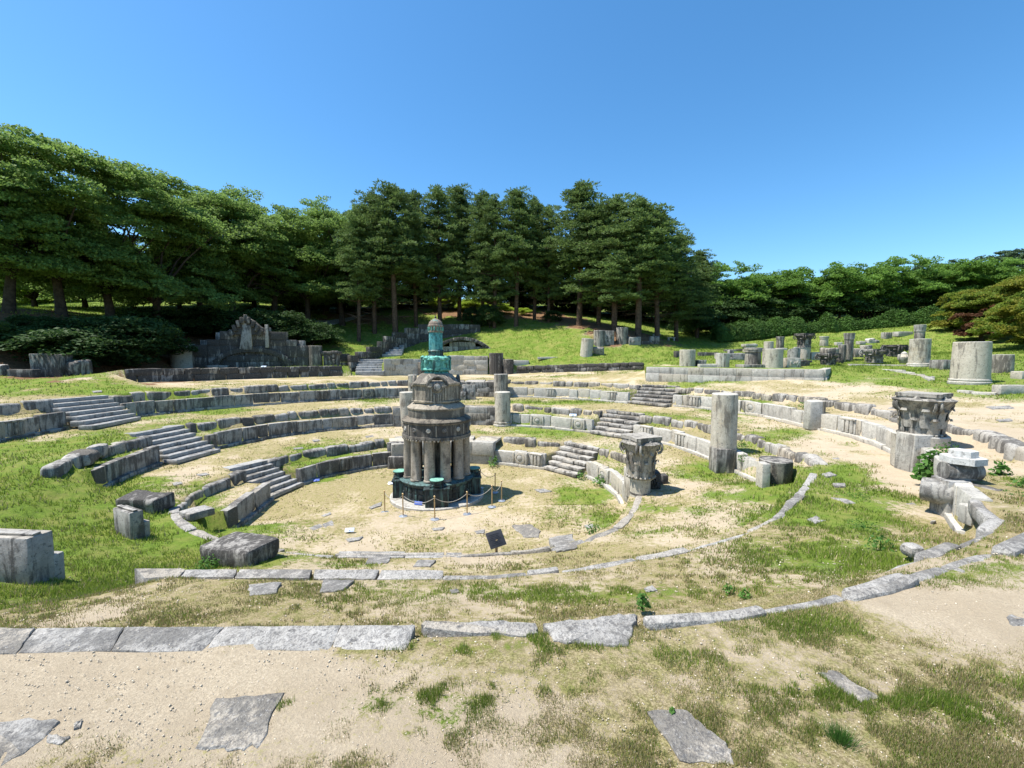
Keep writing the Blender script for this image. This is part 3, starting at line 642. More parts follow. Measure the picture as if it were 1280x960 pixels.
for quad, lab in [
    ([(270,873),(356,866),(325,932),(300,936),(244,935)], 'pale grey slab with tooled dark lines in the sand, lower left'),
    ([(808,890),(853,888),(878,906),(908,930),(918,955),(850,950)], 'dark speckled slab at the bottom edge, wedge shaped and pointing up left'),
    ([(1022,841),(1046,839),(1070,857),(1100,872),(1075,879)], 'small pale bent slab among grass tufts at lower right'),
    ([(-30,910),(22,900),(75,902),(40,935),(-5,965),(-40,960)], 'dark tooled slab cut by the lower left corner of the picture'),
    ([(1257,772),(1282,765),(1310,770),(1305,786),(1266,783)], 'rounded pale stone in sand at the right edge'),
    ([(92,905),(103,899),(100,910),(92,912)], 'hand sized yellowish stone beside the corner slab'),
    ([(60,918),(88,922),(76,932),(58,928)], 'small pale flake in the sand right of the corner slab'),
    ([(311,733),(352,731),(346,742),(312,745)], 'small grey slab left of its twin below the middle row of slabs'),
    ([(405,727),(443,728),(428,738),(399,741)], 'small dark slab right of its twin below the middle row of slabs'),
    ([(462,698),(490,697),(484,704),(456,705)], 'small square slab just below the innermost row of slabs, left one'),
    ([(522,702),(545,701),(538,708),(516,708)], 'small square slab just below the innermost row of slabs, right one'),
    ([(640,658),(662,656),(676,664),(674,672),(654,671)], 'pale rounded slab flush in the arena floor right of the tower'),
    ([(686,682),(716,676),(722,684),(695,690)], 'dark grey slab in the curve of the inner edging'),
    ([(386,660),(400,655),(404,659),(392,663)], 'dark split slab on the arena floor, its smaller left half'),
    ([(402,656),(415,651),(418,657),(406,661)], 'dark split slab on the arena floor, its larger right half'),
    ([(461,634),(477,627),(476,632),(464,636)], 'pale flagstone on the arena floor left of the tower'),
    ([(401,645),(413,640),(414,643),(405,646)], 'tiny pale flagstone on the arena floor near the left stairs'),
    ([(432,674),(454,671),(449,675),(436,677)], 'light grey flagstone near the innermost row of slabs'),
    ([(593,664),(606,662),(606,666),(596,667)], 'small pale flagstone behind the information panel'),
    ([(540,661),(556,659),(553,662),(542,663)], 'narrow pale flagstone in front of the tower'),
    ([(1026,593),(1037,590),(1046,594),(1034,596)], 'pale flagstone in the green turf right of the short stump'),
    ([(1040,604),(1056,604),(1057,608),(1044,608)], 'pale flagstone in the turf, between two others near the stump'),
    ([(1038,622),(1058,624),(1070,629),(1060,630)], 'long flat stone in a clover patch on the right turf'),
    ([(1008,650),(1020,646),(1033,651),(1020,655)], 'white stone in the turf at the foot of the right slope'),
    ([(1128,630),(1142,629),(1148,633),(1134,634)], 'pale flagstone in bare soil left of the white capped pier'),
    ([(1040,573),(1048,572),(1050,576),(1042,576)], 'small flagstone in the turf above the others'),
    ([(805,736),(815,733),(822,738),(808,740)], 'tiny grey stone in dry turf below the middle edging'),
    ([(562,738),(572,737),(575,741),(564,742)], 'white stone in dry turf right of the middle slabs'),
    ([(1158,472),(1165,470),(1169,472),(1162,474)], 'pale flagstone where the sand path meets the lawn'),
    ([(1088,511),(1120,508),(1124,511),(1094,514)], 'flat stone in the sandy plaza behind the large capital'),
    ([(1110,524),(1128,522),(1132,526),(1116,527)], 'flat stone beside the large capital on the plaza'),
    ([(1232,509),(1262,507),(1268,511),(1240,512)], 'flat stone on the plaza near the right edge'),
    ([(1245,525),(1262,523),(1266,526),(1250,527)], 'flat stone half covered by turf near the right edge'),
    ([(456,545),(466,544),(468,546),(458,547)], 'flat white stone on the far turf of the middle terrace left of the tower'),
    ([(366,560),(378,559),(380,561),(368,562)], 'flat white stone on the turf above the left inner stairs'),
    ([(390,550),(398,549),(400,551),(392,552)], 'flat pale stone on the far turf, behind its whiter neighbour'),
    ([(493,546),(503,545),(504,547),(495,548)], 'flat bluish stone on the turf beside the pale drum'),
    ([(245,593),(258,591),(262,593),(250,595)], 'flat stone on the bare terrace right of the lone blocks'),
    ([(214,604),(226,602),(229,605),(218,607)], 'flat stone on the bare terrace close to the lone blocks'),
    ([(115,489),(127,488),(128,490),(117,491)], 'flat stone in the turf bank at the far left'),
    ([(668,612),(680,611),(690,614),(676,616)], 'pale broken flagstone by the green patch of the arena'),
    ([(730,657),(741,655),(742,659),(733,661)], 'white stone in the green patch of the arena'),
    ]:
    S += 1; flat_stone(quad, lab, seed=S)
# the three long rows of edging slabs facing the viewer
for quad, lab in [
    ([(-70,786),(42,786),(44,786.5),(20,816),(-90,816)], 'broad tooled slab at the very left of the front row'),
    ([(46,786),(155,785),(138,813),(22,815)], 'broad grey slab in the front row, second from the left edge'),
    ([(156,785),(280,784),(253,813),(139,813)], 'broad dark slab in the front row, partly under sand'),
    ([(281,784),(426,783),(411,812),(254,813)], 'longest rough slab of the front row'),
    ([(427,783),(519,782),(508,811),(412,812)], 'finely tooled slab closing the front row on the right'),
    ]:
    S += 1; flat_stone(quad, lab, group='front row of edging slabs', seed=S, th=.3, up=.012, z=3.9, wob=.012, dip=.06)
for quad, lab in [
    ([(530,777),(600,777),(668,780),(672,793),(640,796),(530,786)], 'wedge shaped slab right of the front row'),
    ([(679,781),(720,776),(772,769),(797,770),(794,778),(786,808),(735,807),(692,802)], 'broken slab with a raised rib, half filled with sand, in the front row'),
    ]:
    S += 1; flat_stone(quad, lab, group='broken slabs of the front row', seed=S, th=.3, up=.012, z=3.9)
for quad, lab in [
    ([(168,711),(226,711),(232,713),(222,722),(180,723)], 'flat slab in green turf at the left start of the middle row'),
    ([(232,713),(296,712),(292,722),(226,722)], 'grey slab in the middle row beside the boulder'),
    ([(300,712.5),(390,712.5),(386,723),(293,723)], 'tooled pale slab, left of the three in the middle row'),
    ([(393,712.5),(474,712.5),(468,724),(392,724)], 'dark tooled slab, centre of the three in the middle row'),
    ([(477,713),(554,713.5),(553,725),(471,725)], 'dark slab with a raised end, right of the three in the middle row'),
    ]:
    S += 1; flat_stone(quad, lab, group='middle row of edging slabs', wob=.012, seed=S, th=.3, up=.012, z=2.62)
for quad, lab in [
    ([(424,689.5),(506,690),(504,697.5),(421,697.5)], 'pale worn slab, left of the innermost row'),
    ([(509,691),(555,691),(554,698),(506,698)], 'grey tooled slab, centre of the innermost row'),
    ([(558,691),(577,691),(576,697.5),(557,698)], 'short grey slab, right of the innermost row'),
    ]:
    S += 1; flat_stone(quad, lab, group='innermost row of edging slabs', wob=.012, seed=S, th=.25, up=.012, z=1.29)
# ------------------------------------------------------------------ the tower
MX, MY = -3.48, 19.8
mon = thing('spire_tower', 'dark stone lantern tower with ring of columns and turquoise copper spire, standing in the arena', 'tower', (MX, MY, 0))
def lp(prof, name, mat, par, n=40, loc=(0, 0, 0), rotz=0, ang=35, **k):
    mb = MB(); mb.add(*lathe(prof, n, **k)); return mb.build(name, mat, par, loc, ang, rotz)
lp([(2.0, -.15), (2.16, -.12), (2.16, .09), (2.12, .12), (.5, .12)], 'round_plinth', M['light'], mon, 56)
lp([(1.62, .1), (1.64, .2), (1.60, .24), (1.60, .78), (1.66, .82), (1.68, .92)], 'bronze_drum', M['bronze'], mon, 56)
lp([(1.71, .92), (1.72, .96), (1.66, .99), (1.2, 1.07), (.3, 1.1)], 'drum_roof', M['bronze_top'], mon, 56)
mb = MB()
for i in range(34):                        # raised frames on the drum
    a = 2 * math.pi * i / 34
    for zz, hh_ in ((.30, .2), (.55, .2)):
        if (i * 7 + int(zz * 10)) % 5 == 0: continue
        v, f = block(.2, .06, hh_, .012); mb.xf(v, f, T(1.6 * math.cos(a), 1.6 * math.sin(a), zz, a - math.pi / 2))
mb.build('bronze_relief', M['bronze'], mon)
AX = R(-78)                                # the four piers, fans and gables share these axes
for i in range(4):
    a = AX + i * math.pi / 2 + R(-3); ca, sa = math.cos(a), math.sin(a)
    mb = MB(); v, f = block(.98, .72, .76, .03, .008, i); mb.xf(v, f, T(1.62 * ca, 1.62 * sa, .11, a + math.pi / 2))
    v, f = block(1.1, .8, .07, .015); mb.xf(v, f, T(1.62 * ca, 1.62 * sa, .86, a + math.pi / 2))
    v, f = block(.6, .5, .1, .015); mb.xf(v, f, T(1.66 * ca, 1.66 * sa, .92, a + math.pi / 2))
    pr = mb.build('corner_pier', M['bronze'], mon)
    mb = MB(); mb.add(*lathe([(.28, 0), (.29, .06), (.25, .08), (.25, .17), (.31, .2), (.31, .23)], 24)); mb.build('pier_drum', M['bronze'], pr, (1.7 * ca, 1.7 * sa, 1.0))
    mb = MB(); mb.add(*lathe([(.30, 0), (.30, .02), (.05, .035)], 24)); mb.build('green_cap', M['bcap'], pr, (1.7 * ca, 1.7 * sa, 1.232))
for i in range(12):
    a = AX + R(13.5) + 2 * math.pi * i / 12
    lp([(.27, 0), (.27, .05), (.24, .09), (.235, 1.0), (.22, 1.72), (.245, 1.76), (.255, 1.84)], 'column', M['monu'], mon, 18, (1.30 * math.cos(a), 1.30 * math.sin(a), 1.04), rough=.008, seed=i)
lp([(.62, 1.02), (.62, 2.9)], 'inner_core', M['monud'], mon, 16)
lp([(.7, 2.86), (1.50, 2.86), (1.56, 2.9), (1.56, 3.0), (1.51, 3.02), (1.51, 3.52), (1.56, 3.56), (1.58, 3.64), (1.52, 3.70), (1.28, 3.78)], 'frieze_drum', M['monud'], mon, 56, rough=.008)
mb = MB()
for i in range(60):                        # dentils under the frieze
    a = 2 * math.pi * i / 60; v, f = block(.08, .08, .07, .01); mb.xf(v, f, T(1.53 * math.cos(a), 1.53 * math.sin(a), 2.81, a + math.pi / 2))
mb.build('dentil_row', M['monu'], mon)
for i in range(14):
    a = AX + R(10) + 2 * math.pi * i / 14
    mb = MB(); mb.add(*lathe([(.10, 0), (.105, .02), (.07, .05), (.03, .03), (.01, .05)], 12)); o = mb.build('rosette', M['light'] if i % 2 else M['mid'], mon, (1.505 * math.cos(a), 1.505 * math.sin(a), 3.3)); o.rotation_euler = (0, R(90), a)
    if i % 2:
        mb = MB(); v, f = block(.05, .05, .46, .01); mb.xf(v, f, T(0, 0, 0)); o = mb.build('frieze_bar', M['monu'], mon, (1.52 * math.cos(a + .22), 1.52 * math.sin(a + .22), 3.04), rotz=a + .22 + math.pi / 2)
lp([(1.26, 3.72), (1.28, 3.76), (1.28, 4.12), (1.31, 4.14), (1.32, 4.2), (1.27, 4.24), (1.12, 4.36), (.85, 4.5), (.7, 4.53)], 'upper_drum', M['monu'], mon, 48, rough=.006)
# lantern: chamfered square block with a fan gable on each side
def octo(a, c): return [(a, -c), (a, c), (c, a), (-c, a), (-a, c), (-a, -c), (-c, -a), (c, -a)]
mb = MB()
def stackpoly(levels, mb):
    V = []; Fc = []
    for pl, z in levels: V += [(x, y, z) for x, y in pl]
    n = 8
    for j in range(len(levels) - 1):
        for i in range(n): k = (i + 1) % n; Fc.append((j * n + i, j * n + k, (j + 1) * n + k, (j + 1) * n + i))
    Fc.append(tuple(range(n))[::-1]); Fc.append(tuple(range((len(levels) - 1) * n, len(levels) * n))); mb.add(V, Fc)
stackpoly([(octo(.98, .52), 4.42), (octo(1.02, .54), 4.46), (octo(1.02, .54), 4.52), (octo(.97, .50), 4.55), (octo(.97, .50), 5.18), (octo(1.03, .54), 5.22), (octo(1.05, .55), 5.30), (octo(.98, .5), 5.35), (octo(.72, .36), 5.66), (octo(.6, .3), 5.72)], mb)
lan = mb.build('lantern_block', M['monu'], mon, rotz=AX, ang=25)
for i in range(4):
    a = i * math.pi / 2
    mb = MB()
    for s in (-1, 1):                      # pilasters
        for q in (.26, .36):
            v, f = block(.075, .16, .72, .015); mb.xf(v, f, T(.99, s * q, 4.5, math.pi / 2))
        v, f = block(.2, .2, .09, .015); mb.xf(v, f, T(1.01, s * .31, 5.12, math.pi / 2))
        v, f = block(.2, .2, .07, .015); mb.xf(v, f, T(1.01, s * .31, 4.46, math.pi / 2))
    for j in range(4): v, f = block(.07, .1, .42, .015); mb.xf(v, f, T(.98, -.14 + j * .093, 4.42, math.pi / 2))
    o = mb.build('pilaster_group', M['monu'], mon, rotz=AX + a)
    mb = MB()                              # arched gable hood
    pts = [(1.0, .42 * math.cos(t_), 5.18 + .40 * math.sin(t_)) for t_ in np.linspace(0, math.pi, 13)]
    v, f = tube(pts, .075, 7); mb.add(v, f)
    pts = [(.9, .36 * math.cos(t_), 5.18 + .34 * math.sin(t_)) for t_ in np.linspace(0, math.pi, 13)]
    V = [(x, y, z) for x, y, z in pts] + [(.55, y * 1.0, z) for x, y, z in pts]; n = 13
    mb.add(V, [(j, j + 1, n + j + 1, n + j) for j in range(n - 1)] + [tuple(range(n))[::-1]])
    mb.build('gable_hood', M['monud'], mon, rotz=AX + a)
    mb = MB(); mb.add(*lathe([(.23, 0), (.25, .05), (.2, .1), (.15, .1), (.14, .16), (.02, .2)], 20)); o = mb.build('round_boss', M['mid'], mon, (.98 * math.cos(AX + a), .98 * math.sin(AX + a), 5.16)); o.rotation_euler = (0, R(90), AX + a)
lp([(.52, 5.66), (.56, 5.7), (.56, 5.76), (.50, 5.8), (.50, 5.88)], 'spire_foot', M['teal2'], mon, 24)
mb = MB(); stackpoly([(octo(.56, .3), 5.84), (octo(.6, .32), 5.9), (octo(.55, .3), 5.96), (octo(.55, .3), 6.28), (octo(.61, .34), 6.34), (octo(.58, .32), 6.42), (octo(.4, .2), 6.5)], mb); mb.build('copper_base', M['teal2'], mon, rotz=AX, ang=25)
for i in range(4):
    a = AX + i * math.pi / 2
    mb = MB(); v, f = block(.34, .2, .5, .04); mb.xf(v, f, T(0, 0, -.28)); mb.add(*lathe([(.10, .2), (.12, .26), (.12, .33), (.03, .4)], 12)); mb.build('copper_bracket', M['teal2'], mon, (.58 * math.cos(a), .58 * math.sin(a), 6.12), rotz=a + math.pi / 2)
    a += math.pi / 4
    mb = MB(); mb.add(*lathe([(.11, 0), (.13, .1), (.1, .2), (.13, .27), (.06, .36), (.01, .38)], 12)); mb.build('copper_knob', M['teal2'], mon, (.6 * math.cos(a), .6 * math.sin(a), 6.14))
lp([(.38, 6.44), (.40, 6.5), (.34, 6.54), (.34, 6.68), (.38, 6.72), (.33, 6.78)], 'dark_neck', M['bronze'], mon, 24)
lp([(.30, 6.74), (.315, 6.8), (.31, 7.58)], 'copper_shaft', M['teal'], mon, 40, flute=16, depth=.05, ang=25)
lp([(.33, 7.56), (.35, 7.6), (.32, 7.66), (.325, 7.78), (.35, 7.82), (.35, 7.88), (.31, 7.92)], 'spire_collar', M['brown'], mon, 24)
mb = MB()
for i in range(16):
    a = 2 * math.pi * i / 16; v, f = block(.05, .05, .17, .012); mb.xf(v, f, T(.335 * math.cos(a), .335 * math.sin(a), 7.64, a))
mb.build('collar_arcade', M['teal2'], mon)
lp([(.32, 7.88), (.325, 7.95), (.28, 8.05), (.19, 8.13), (.10, 8.18), (.05, 8.2)], 'spire_dome', M['brown'], mon, 24, flute=12, depth=.04)
lp([(.05, 8.19), (.035, 8.23), (.05, 8.27), (.015, 8.31), (.006, 8.42)], 'finial', M['iron'], mon, 10)
# barrier posts and ropes round the tower
POSTS = []
for px, py, lab in [(481,640.5,'short brass barrier post at the far left, near the lowest steps of the tower'), (504,650.5,'brass barrier post front left of the bronze base'), (543.5,655,'brass barrier post in the very front of the tower'), (584,647.5,'brass barrier post front right of the bronze base'),
                    (615,639.5,'brass barrier post at the end of the rope right of the tower'), (627,626,'brass barrier post furthest right beside the tower'), (619,615.5,'brass barrier post behind the right rope end, in bare sand'), (600.5,610,'lone brass barrier post right behind the tower'), (499,612,'brass barrier post half hidden behind the left of the tower')]:
    p = onz(px, py, 0)
    o = thing('barrier_post', lab, 'barrier post', (p[0], p[1], zg1(p[0], p[1]) - .01), 0, 'barrier posts round the tower'); POSTS.append(o)
    lp([(.17, 0), (.17, .02), (.05, .045), (.03, .05)], 'base_plate', M['steel'], o, 18)
    lp([(.024, .04), (.024, .88)], 'pole', M['brass'], o, 10); lp([(.024, .87), (.036, .9), (.036, .93), (.012, .955)], 'knob', M['brass'], o, 10)
for (i, j, lab) in [(0, 1, 'rope hanging left of the tower between the two left posts'), (1, 2, 'sagging pale rope in front of the bronze base, left half'), (2, 3, 'sagging pale rope in front of the bronze base, right half'), (3, 4, 'pale rope running right of the tower in its shadow'), (4, 5, 'short rope at the far right of the barrier'), (6, 7, 'rope behind the tower on its right side')]:
    a, b = np.array(POSTS[i].location), np.array(POSTS[j].location); a[2] += .86; b[2] += .86
    pts = [a * (1 - f) + b * f - np.array([0, 0, 1.35 * .25 * f * (1 - f) * 4 * min(1, np.linalg.norm(b - a) / 1.8)]) for f in np.linspace(0, 1, 15)]
    c = (a + b) / 2; mb = MB(); mb.add(*tube([p - c for p in pts], .012, 6)); o = mb.build('barrier_rope', M['chain'], None, c.tolist()); tag(o, lab, 'rope', 'ropes of the tower barrier')
# information panel
p = onz(622, 689, 1.31); p = onz(621, 688, 1.30)
o = thing('information_panel', 'dark tilted information panel on a short brass post at the edge of the arena', 'sign', (p[0], p[1], zg1(p[0], p[1]) - .02), R(38))
mb = MB(); v, f = block(.07, .05, .42, .01); mb.add(v, f); mb.build('post', M['brass'], o, (0, .02, 0))
mb = MB(); v, f = block(.52, .02, .44, .006); mb.xf(v, f, T(0, 0, 0, 0, R(-38))); mb.build('panel', M['panel'], o, (0, -.1, .26))
mb = MB()
for i in range(7): v, f = block(.36 - (i % 3) * .05, .004, .014, .001); mb.xf(v, f, T(-.03, -.0125, .07 + i * .045, 0, 0))
for m_ in (mb,):
    oo = m_.build('engraved_text_lines', M['iron'], o, (0, -.1, .26)); oo.rotation_euler.x = R(-38)
for px, py, z, mt, lab, rz in [(395.5,602.5,0,'blue','small blue label plate at the foot of the back left inner wall',.4), (486.5,583,0,'blue','small blue label plate in front of the dark blocks left of the tower',.1), (329,460,None,'pblue','pale blue label plate in the grass before the stepped ruin',0), (716,535.5,1.35,'pblue','pale blue label plate at the foot of the carved wall right of the tower',-.2),
                           (437,666,None,'pblue','pale label plate lying on the arena floor, front left',.2), (489,606,0,'steel','grey label plate on a short foot left of the tower columns',.1)]:
    p = onz(px, py, z) if z is not None else G(px, py)
    o = thing('label_plate', lab, 'label plate', (p[0], p[1], zg1(p[0], p[1]) - .01), rz)
    s = 1.0 if p[1] < 30 else 1.6
    mb = MB(); v, f = block(.30 * s, .02, .16 * s, .004); mb.xf(v, f, T(0, -.05, .06, 0, R(-60))); mb.build('plate', M[mt], o)
    mb = MB(); v, f = block(.06, .05, .1 * s, .01); mb.add(v, f); mb.build('foot', M['iron'], o)
a = R(-108); o = tag(at_origin((lambda mb: (mb.xf(*block(.38, .02, .15, .004), T(MX + 1.78 * math.cos(a), MY + 1.78 * math.sin(a), .14, a + math.pi / 2, R(-25))), mb.build('label_plate', M['blue']))[1])(MB())), 'small blue label plate leaning against the bronze base of the tower', 'label plate')

# ------------------------------------------------------------------ drums, columns, capitals, blocks
def base_at(px, py, d=None, z=None):
    p = ond(px, py, d) if d else (onz(px, py, z) if z is not None else G(px, py))
    return np.array([p[0], p[1], zg1(p[0], p[1]) if z is None else z])
def mpp(p): return p[1] / F / 1.0
def shaft_prof(r0, r1, h, rim=False):
    pr = [(r0 * .97, 0), (r0, .03), (r0 * .995, h * .3), (r1, h - .03), (r1 - .025, h)]
    if rim: pr = [(r0 * .97, 0), (r0, .03), (r1 * .93, h * .72), (r1 * .93, h * .76), (r1 * 1.04, h * .78), (r1 * 1.04, h * .86), (r1 * 1.1, h * .9), (r1 * 1.1, h - .02), (r1 * 1.06, h)]
    return pr + [(.02, h + .005)]
def drum(lab, px, py, w, h, d=None, z=None, mat='col', style='plain', name='column_drum', rotz=0, lean=0, group='broken column drums', rb=1.0, cat='column drum', parts=True):
    """w, h in photo pixels at the drum's own distance"""
    p = base_at(px, py, d, z); k = p[1] / F; r = w * k / 2; H = h * k
    p = p + np.array([0, r * .9, 0]); 
    if z is None: p[2] = zg1(p[0], p[1])
    zoff = min(0, zg1(p[0], p[1] - r) - p[2]) if z is None else 0
    sd = int(px * 7 + py) % 997
    o = thing(name, lab, cat, (p[0], p[1], p[2] + zoff - .06), rotz, group)
    if lean: o.rotation_euler.y = lean
    H += .06 - zoff
    if style == 'base':
        lp([(r * 1.16, 0), (r * 1.18, .06), (r * 1.18, H * .06), (r * 1.10, H * .075), (r * 1.14, H * .10), (r * 1.12, H * .13), (r * 1.0, H * .15)], 'base_ring', M[mat], o, 32, rough=.008, seed=sd)
    if style == 'half':                    # a half column bonded to a flat pier
        mb = MB(); v, f = block(r * 1.9, r * 1.2, H, .02, .008, sd); mb.xf(v, f, T(0, r * .55, 0)); mb.build('pier', M[mat], o)
    flute = dict(flute=20, depth=.05) if style == 'flute' else {}
    n = 40 if style == 'flute' else 30
    mb = MB(); v, f = lathe(shaft_prof(r * rb, r, H, style == 'rim'), n, rough=.012 + .004 * r, seed=sd, **flute)
    if style == 'broken':
        m = v[:, 2] > H * .75; v[m, 2] += H * .22 * np.clip(np.sin(np.arctan2(v[m, 1], v[m, 0]) * 1 + sd) + .4 * noise3(v[m], 4, sd), -.8, 1)
    mb.add(v, f); mb.build('shaft', M[mat], o, ang=30)
    return o, r, H
def capital(lab, px, py, w, h, d=None, z=None, mat='col', name='column_capital', rotz=.3, group='carved capitals', rb=.34, zadd=0, parent=None, leaves=8):
    p = base_at(px, py, d, z); k = p[1] / F; Wd = w * k; H = h * k; r = Wd * rb
    p[1] += Wd * .35
    if z is None: p[2] = zg1(p[0], p[1]) - .05
    o = thing(name, lab, 'capital', (p[0], p[1], p[2] + zadd), rotz, group)
    return carve_capital(o, Wd, H, r, mat, leaves), p
def carve_capital(o, Wd, H, r, mat, leaves=8, par=None):
    m = M[mat]; par = par or o; a_ = Wd * .5
    lp([(r * 1.0, 0), (r * 1.05, H * .03), (r * .98, H * .08), (r * 1.04, H * .5), (r * 1.22, H * .68), (r * 1.5, H * .84), (r * 1.3, H * .88)], 'bell', m, par, 28, rough=.01)
    mb = MB()                              # abacus with hollowed sides
    Q = []
    c = Wd * .5
    for i in range(4):
        a0 = math.pi / 4 + i * math.pi / 2; 
        p0 = np.array([math.cos(a0 - .1), math.sin(a0 - .1)]) * c * 1.22; p1 = np.array([math.cos(a0 + .1), math.sin(a0 + .1)]) * c * 1.22
        Q += [p0, p1]; a1 = a0 + math.pi / 2; e = np.array([math.cos(a1 - .1), math.sin(a1 - .1)]) * c * 1.22
        for f in (.25, .5, .75):
            mpt = p1 * (1 - f) + e * f; Q.append(mpt * (1 - .13 * math.sin(math.pi * f)))
    v, f = prism([tuple(q * .95) for q in Q], H * .86, H * .92); mb.add(v, f); v, f = prism([tuple(q) for q in Q], H * .922, H, amp=.012, seed=3); mb.add(v, f)
    mb.build('abacus', m, par, ang=30)
    for i in range(4):                     # corner scrolls
        a0 = math.pi / 4 + i * math.pi / 2; mb = MB()
        for s in (-1, 1):
            pts = []; rad = []
            for t_ in np.linspace(0, 1, 22):
                th = -1.2 + t_ * 9.5; q = Wd * .15 * (1 - t_) ** .8 + .01
                x = c * .98 + q * math.cos(th) * .9; zz = H * .74 + q * math.sin(th) * 1.1
                pts.append((x * math.cos(a0) - s * Wd * .06 * math.sin(a0), x * math.sin(a0) + s * Wd * .06 * math.cos(a0), zz)); rad.append(Wd * .040 * (1 - .45 * t_))
            mb.add(*tube(pts, rad, 6))
            pts = [((r * 1.0 + (c * .98 - r) * t_) * math.cos(a0 + s * .5 * (1 - t_)), (r * 1.0 + (c * .98 - r) * t_) * math.sin(a0 + s * .5 * (1 - t_)), H * (.48 + .36 * t_ ** .7)) for t_ in np.linspace(0, 1, 7)]
            mb.add(*tube(pts, np.linspace(.025, .05, 7) * Wd, 6))
        mb.build('volute', m, par, ang=50)
    mb = MB()                              # two rows of curling leaves, the lower row beaded
    for row, (zb_, hh_, ro, nL) in enumerate(((.04, .40, 1.02, leaves), (.20, .46, 1.06, leaves))):
        for i in range(nL):
            a0 = 2 * math.pi * (i + .5 * row) / nL; wl = math.pi * r / nL * 1.5
            prof = [(0, 0), (.03, .35), (.06, .7), (.18, .95), (.30, .98), (.34, .86)]
            V = []; Fc = []
            for (o_, zz) in prof:
                ww = wl * (1 - .35 * zz) * (.75 if zz > .9 else 1)
                for s, dd in ((-1, -.02), (-.45, .035), (0, .06), (.45, .035), (1, -.02)):
                    rad = r * ro + o_ * r * .9 + dd * r
                    V.append((rad * math.cos(a0) - s * ww * .5 * math.sin(a0), rad * math.sin(a0) + s * ww * .5 * math.cos(a0), H * (zb_ + hh_ * zz)))
            for j in range(5):
                for q in range(4): Fc.append((j * 5 + q, j * 5 + q + 1, (j + 1) * 5 + q + 1, (j + 1) * 5 + q))
            mb.add(V, Fc)
    for i in range(20):
        a0 = 2 * math.pi * i / 20; v, f = lathe([(.02, 0), (H * .035, H * .02), (H * .035, H * .05), (.01, H * .07)], 7); mb.xf(v, f, T(r * 1.07 * math.cos(a0), r * 1.07 * math.sin(a0), 0))
    for i in range(4):                     # flower in the middle of each side
        a0 = i * math.pi / 2; v, f = lathe([(.02, 0), (Wd * .085, .02), (Wd * .06, .05), (Wd * .02, .1)], 10); mb.xf(v, f, T(c * .82 * math.cos(a0), c * .82 * math.sin(a0), H * .86, a0, 0, R(90)))
        v, f = block(Wd * .16, Wd * .14, H * .28, .02, .02, i); mb.xf(v, f, T(c * .62 * math.cos(a0), c * .62 * math.sin(a0), H * .52, a0))
    mb.build('acanthus_leaves', m, par, ang=60)
    return o
def stone_block(lab, px, py, w, h, dep=None, d=None, z=None, mat='mid', rotz=0, name='carved_block', group='carved stone fragments', rnd=.04, amp=.03, cuts=(), cat='stone block', tilt=0, relief=0):
    p = base_at(px, py, d, z); k = p[1] / F; Wd, H = w * k, h * k; D = dep or Wd * .7
    p[1] += D * .4
    if z is None: p[2] = min(zg1(p[0], p[1]), zg1(p[0], p[1] - D * .4))
    sd = int(px * 13 + py) % 991; mb = MB(); 
    v, f = block(Wd, D, H + .08, rnd, amp, sd, n=4); mb.add(v, f)
    for (x, y, zz, a, b, c_) in cuts:      # further lumps of the same stone: offsets and sizes as shares of the block
        v, f = block(a * Wd, b * D, c_ * H, rnd, amp, sd + 5, n=4); mb.xf(v, f, T(x * Wd, y * D, zz * H))
    if relief:
        r = random.Random(sd)
        for _ in range(relief):
            q = r.uniform(.10, .2); v, f = block(Wd * q, .1, H * r.uniform(.12, .35), .03, .02, r.randint(0, 99)); mb.xf(v, f, T(Wd * r.uniform(-.4, .4), -D / 2 - .01, H * r.uniform(.1, .7)))
    o = mb.build(name, M[mat], None, (p[0], p[1], p[2] - .08), 40, rotz)
    if tilt: o.rotation_euler.x = tilt
    return tag(o, lab, cat, group)

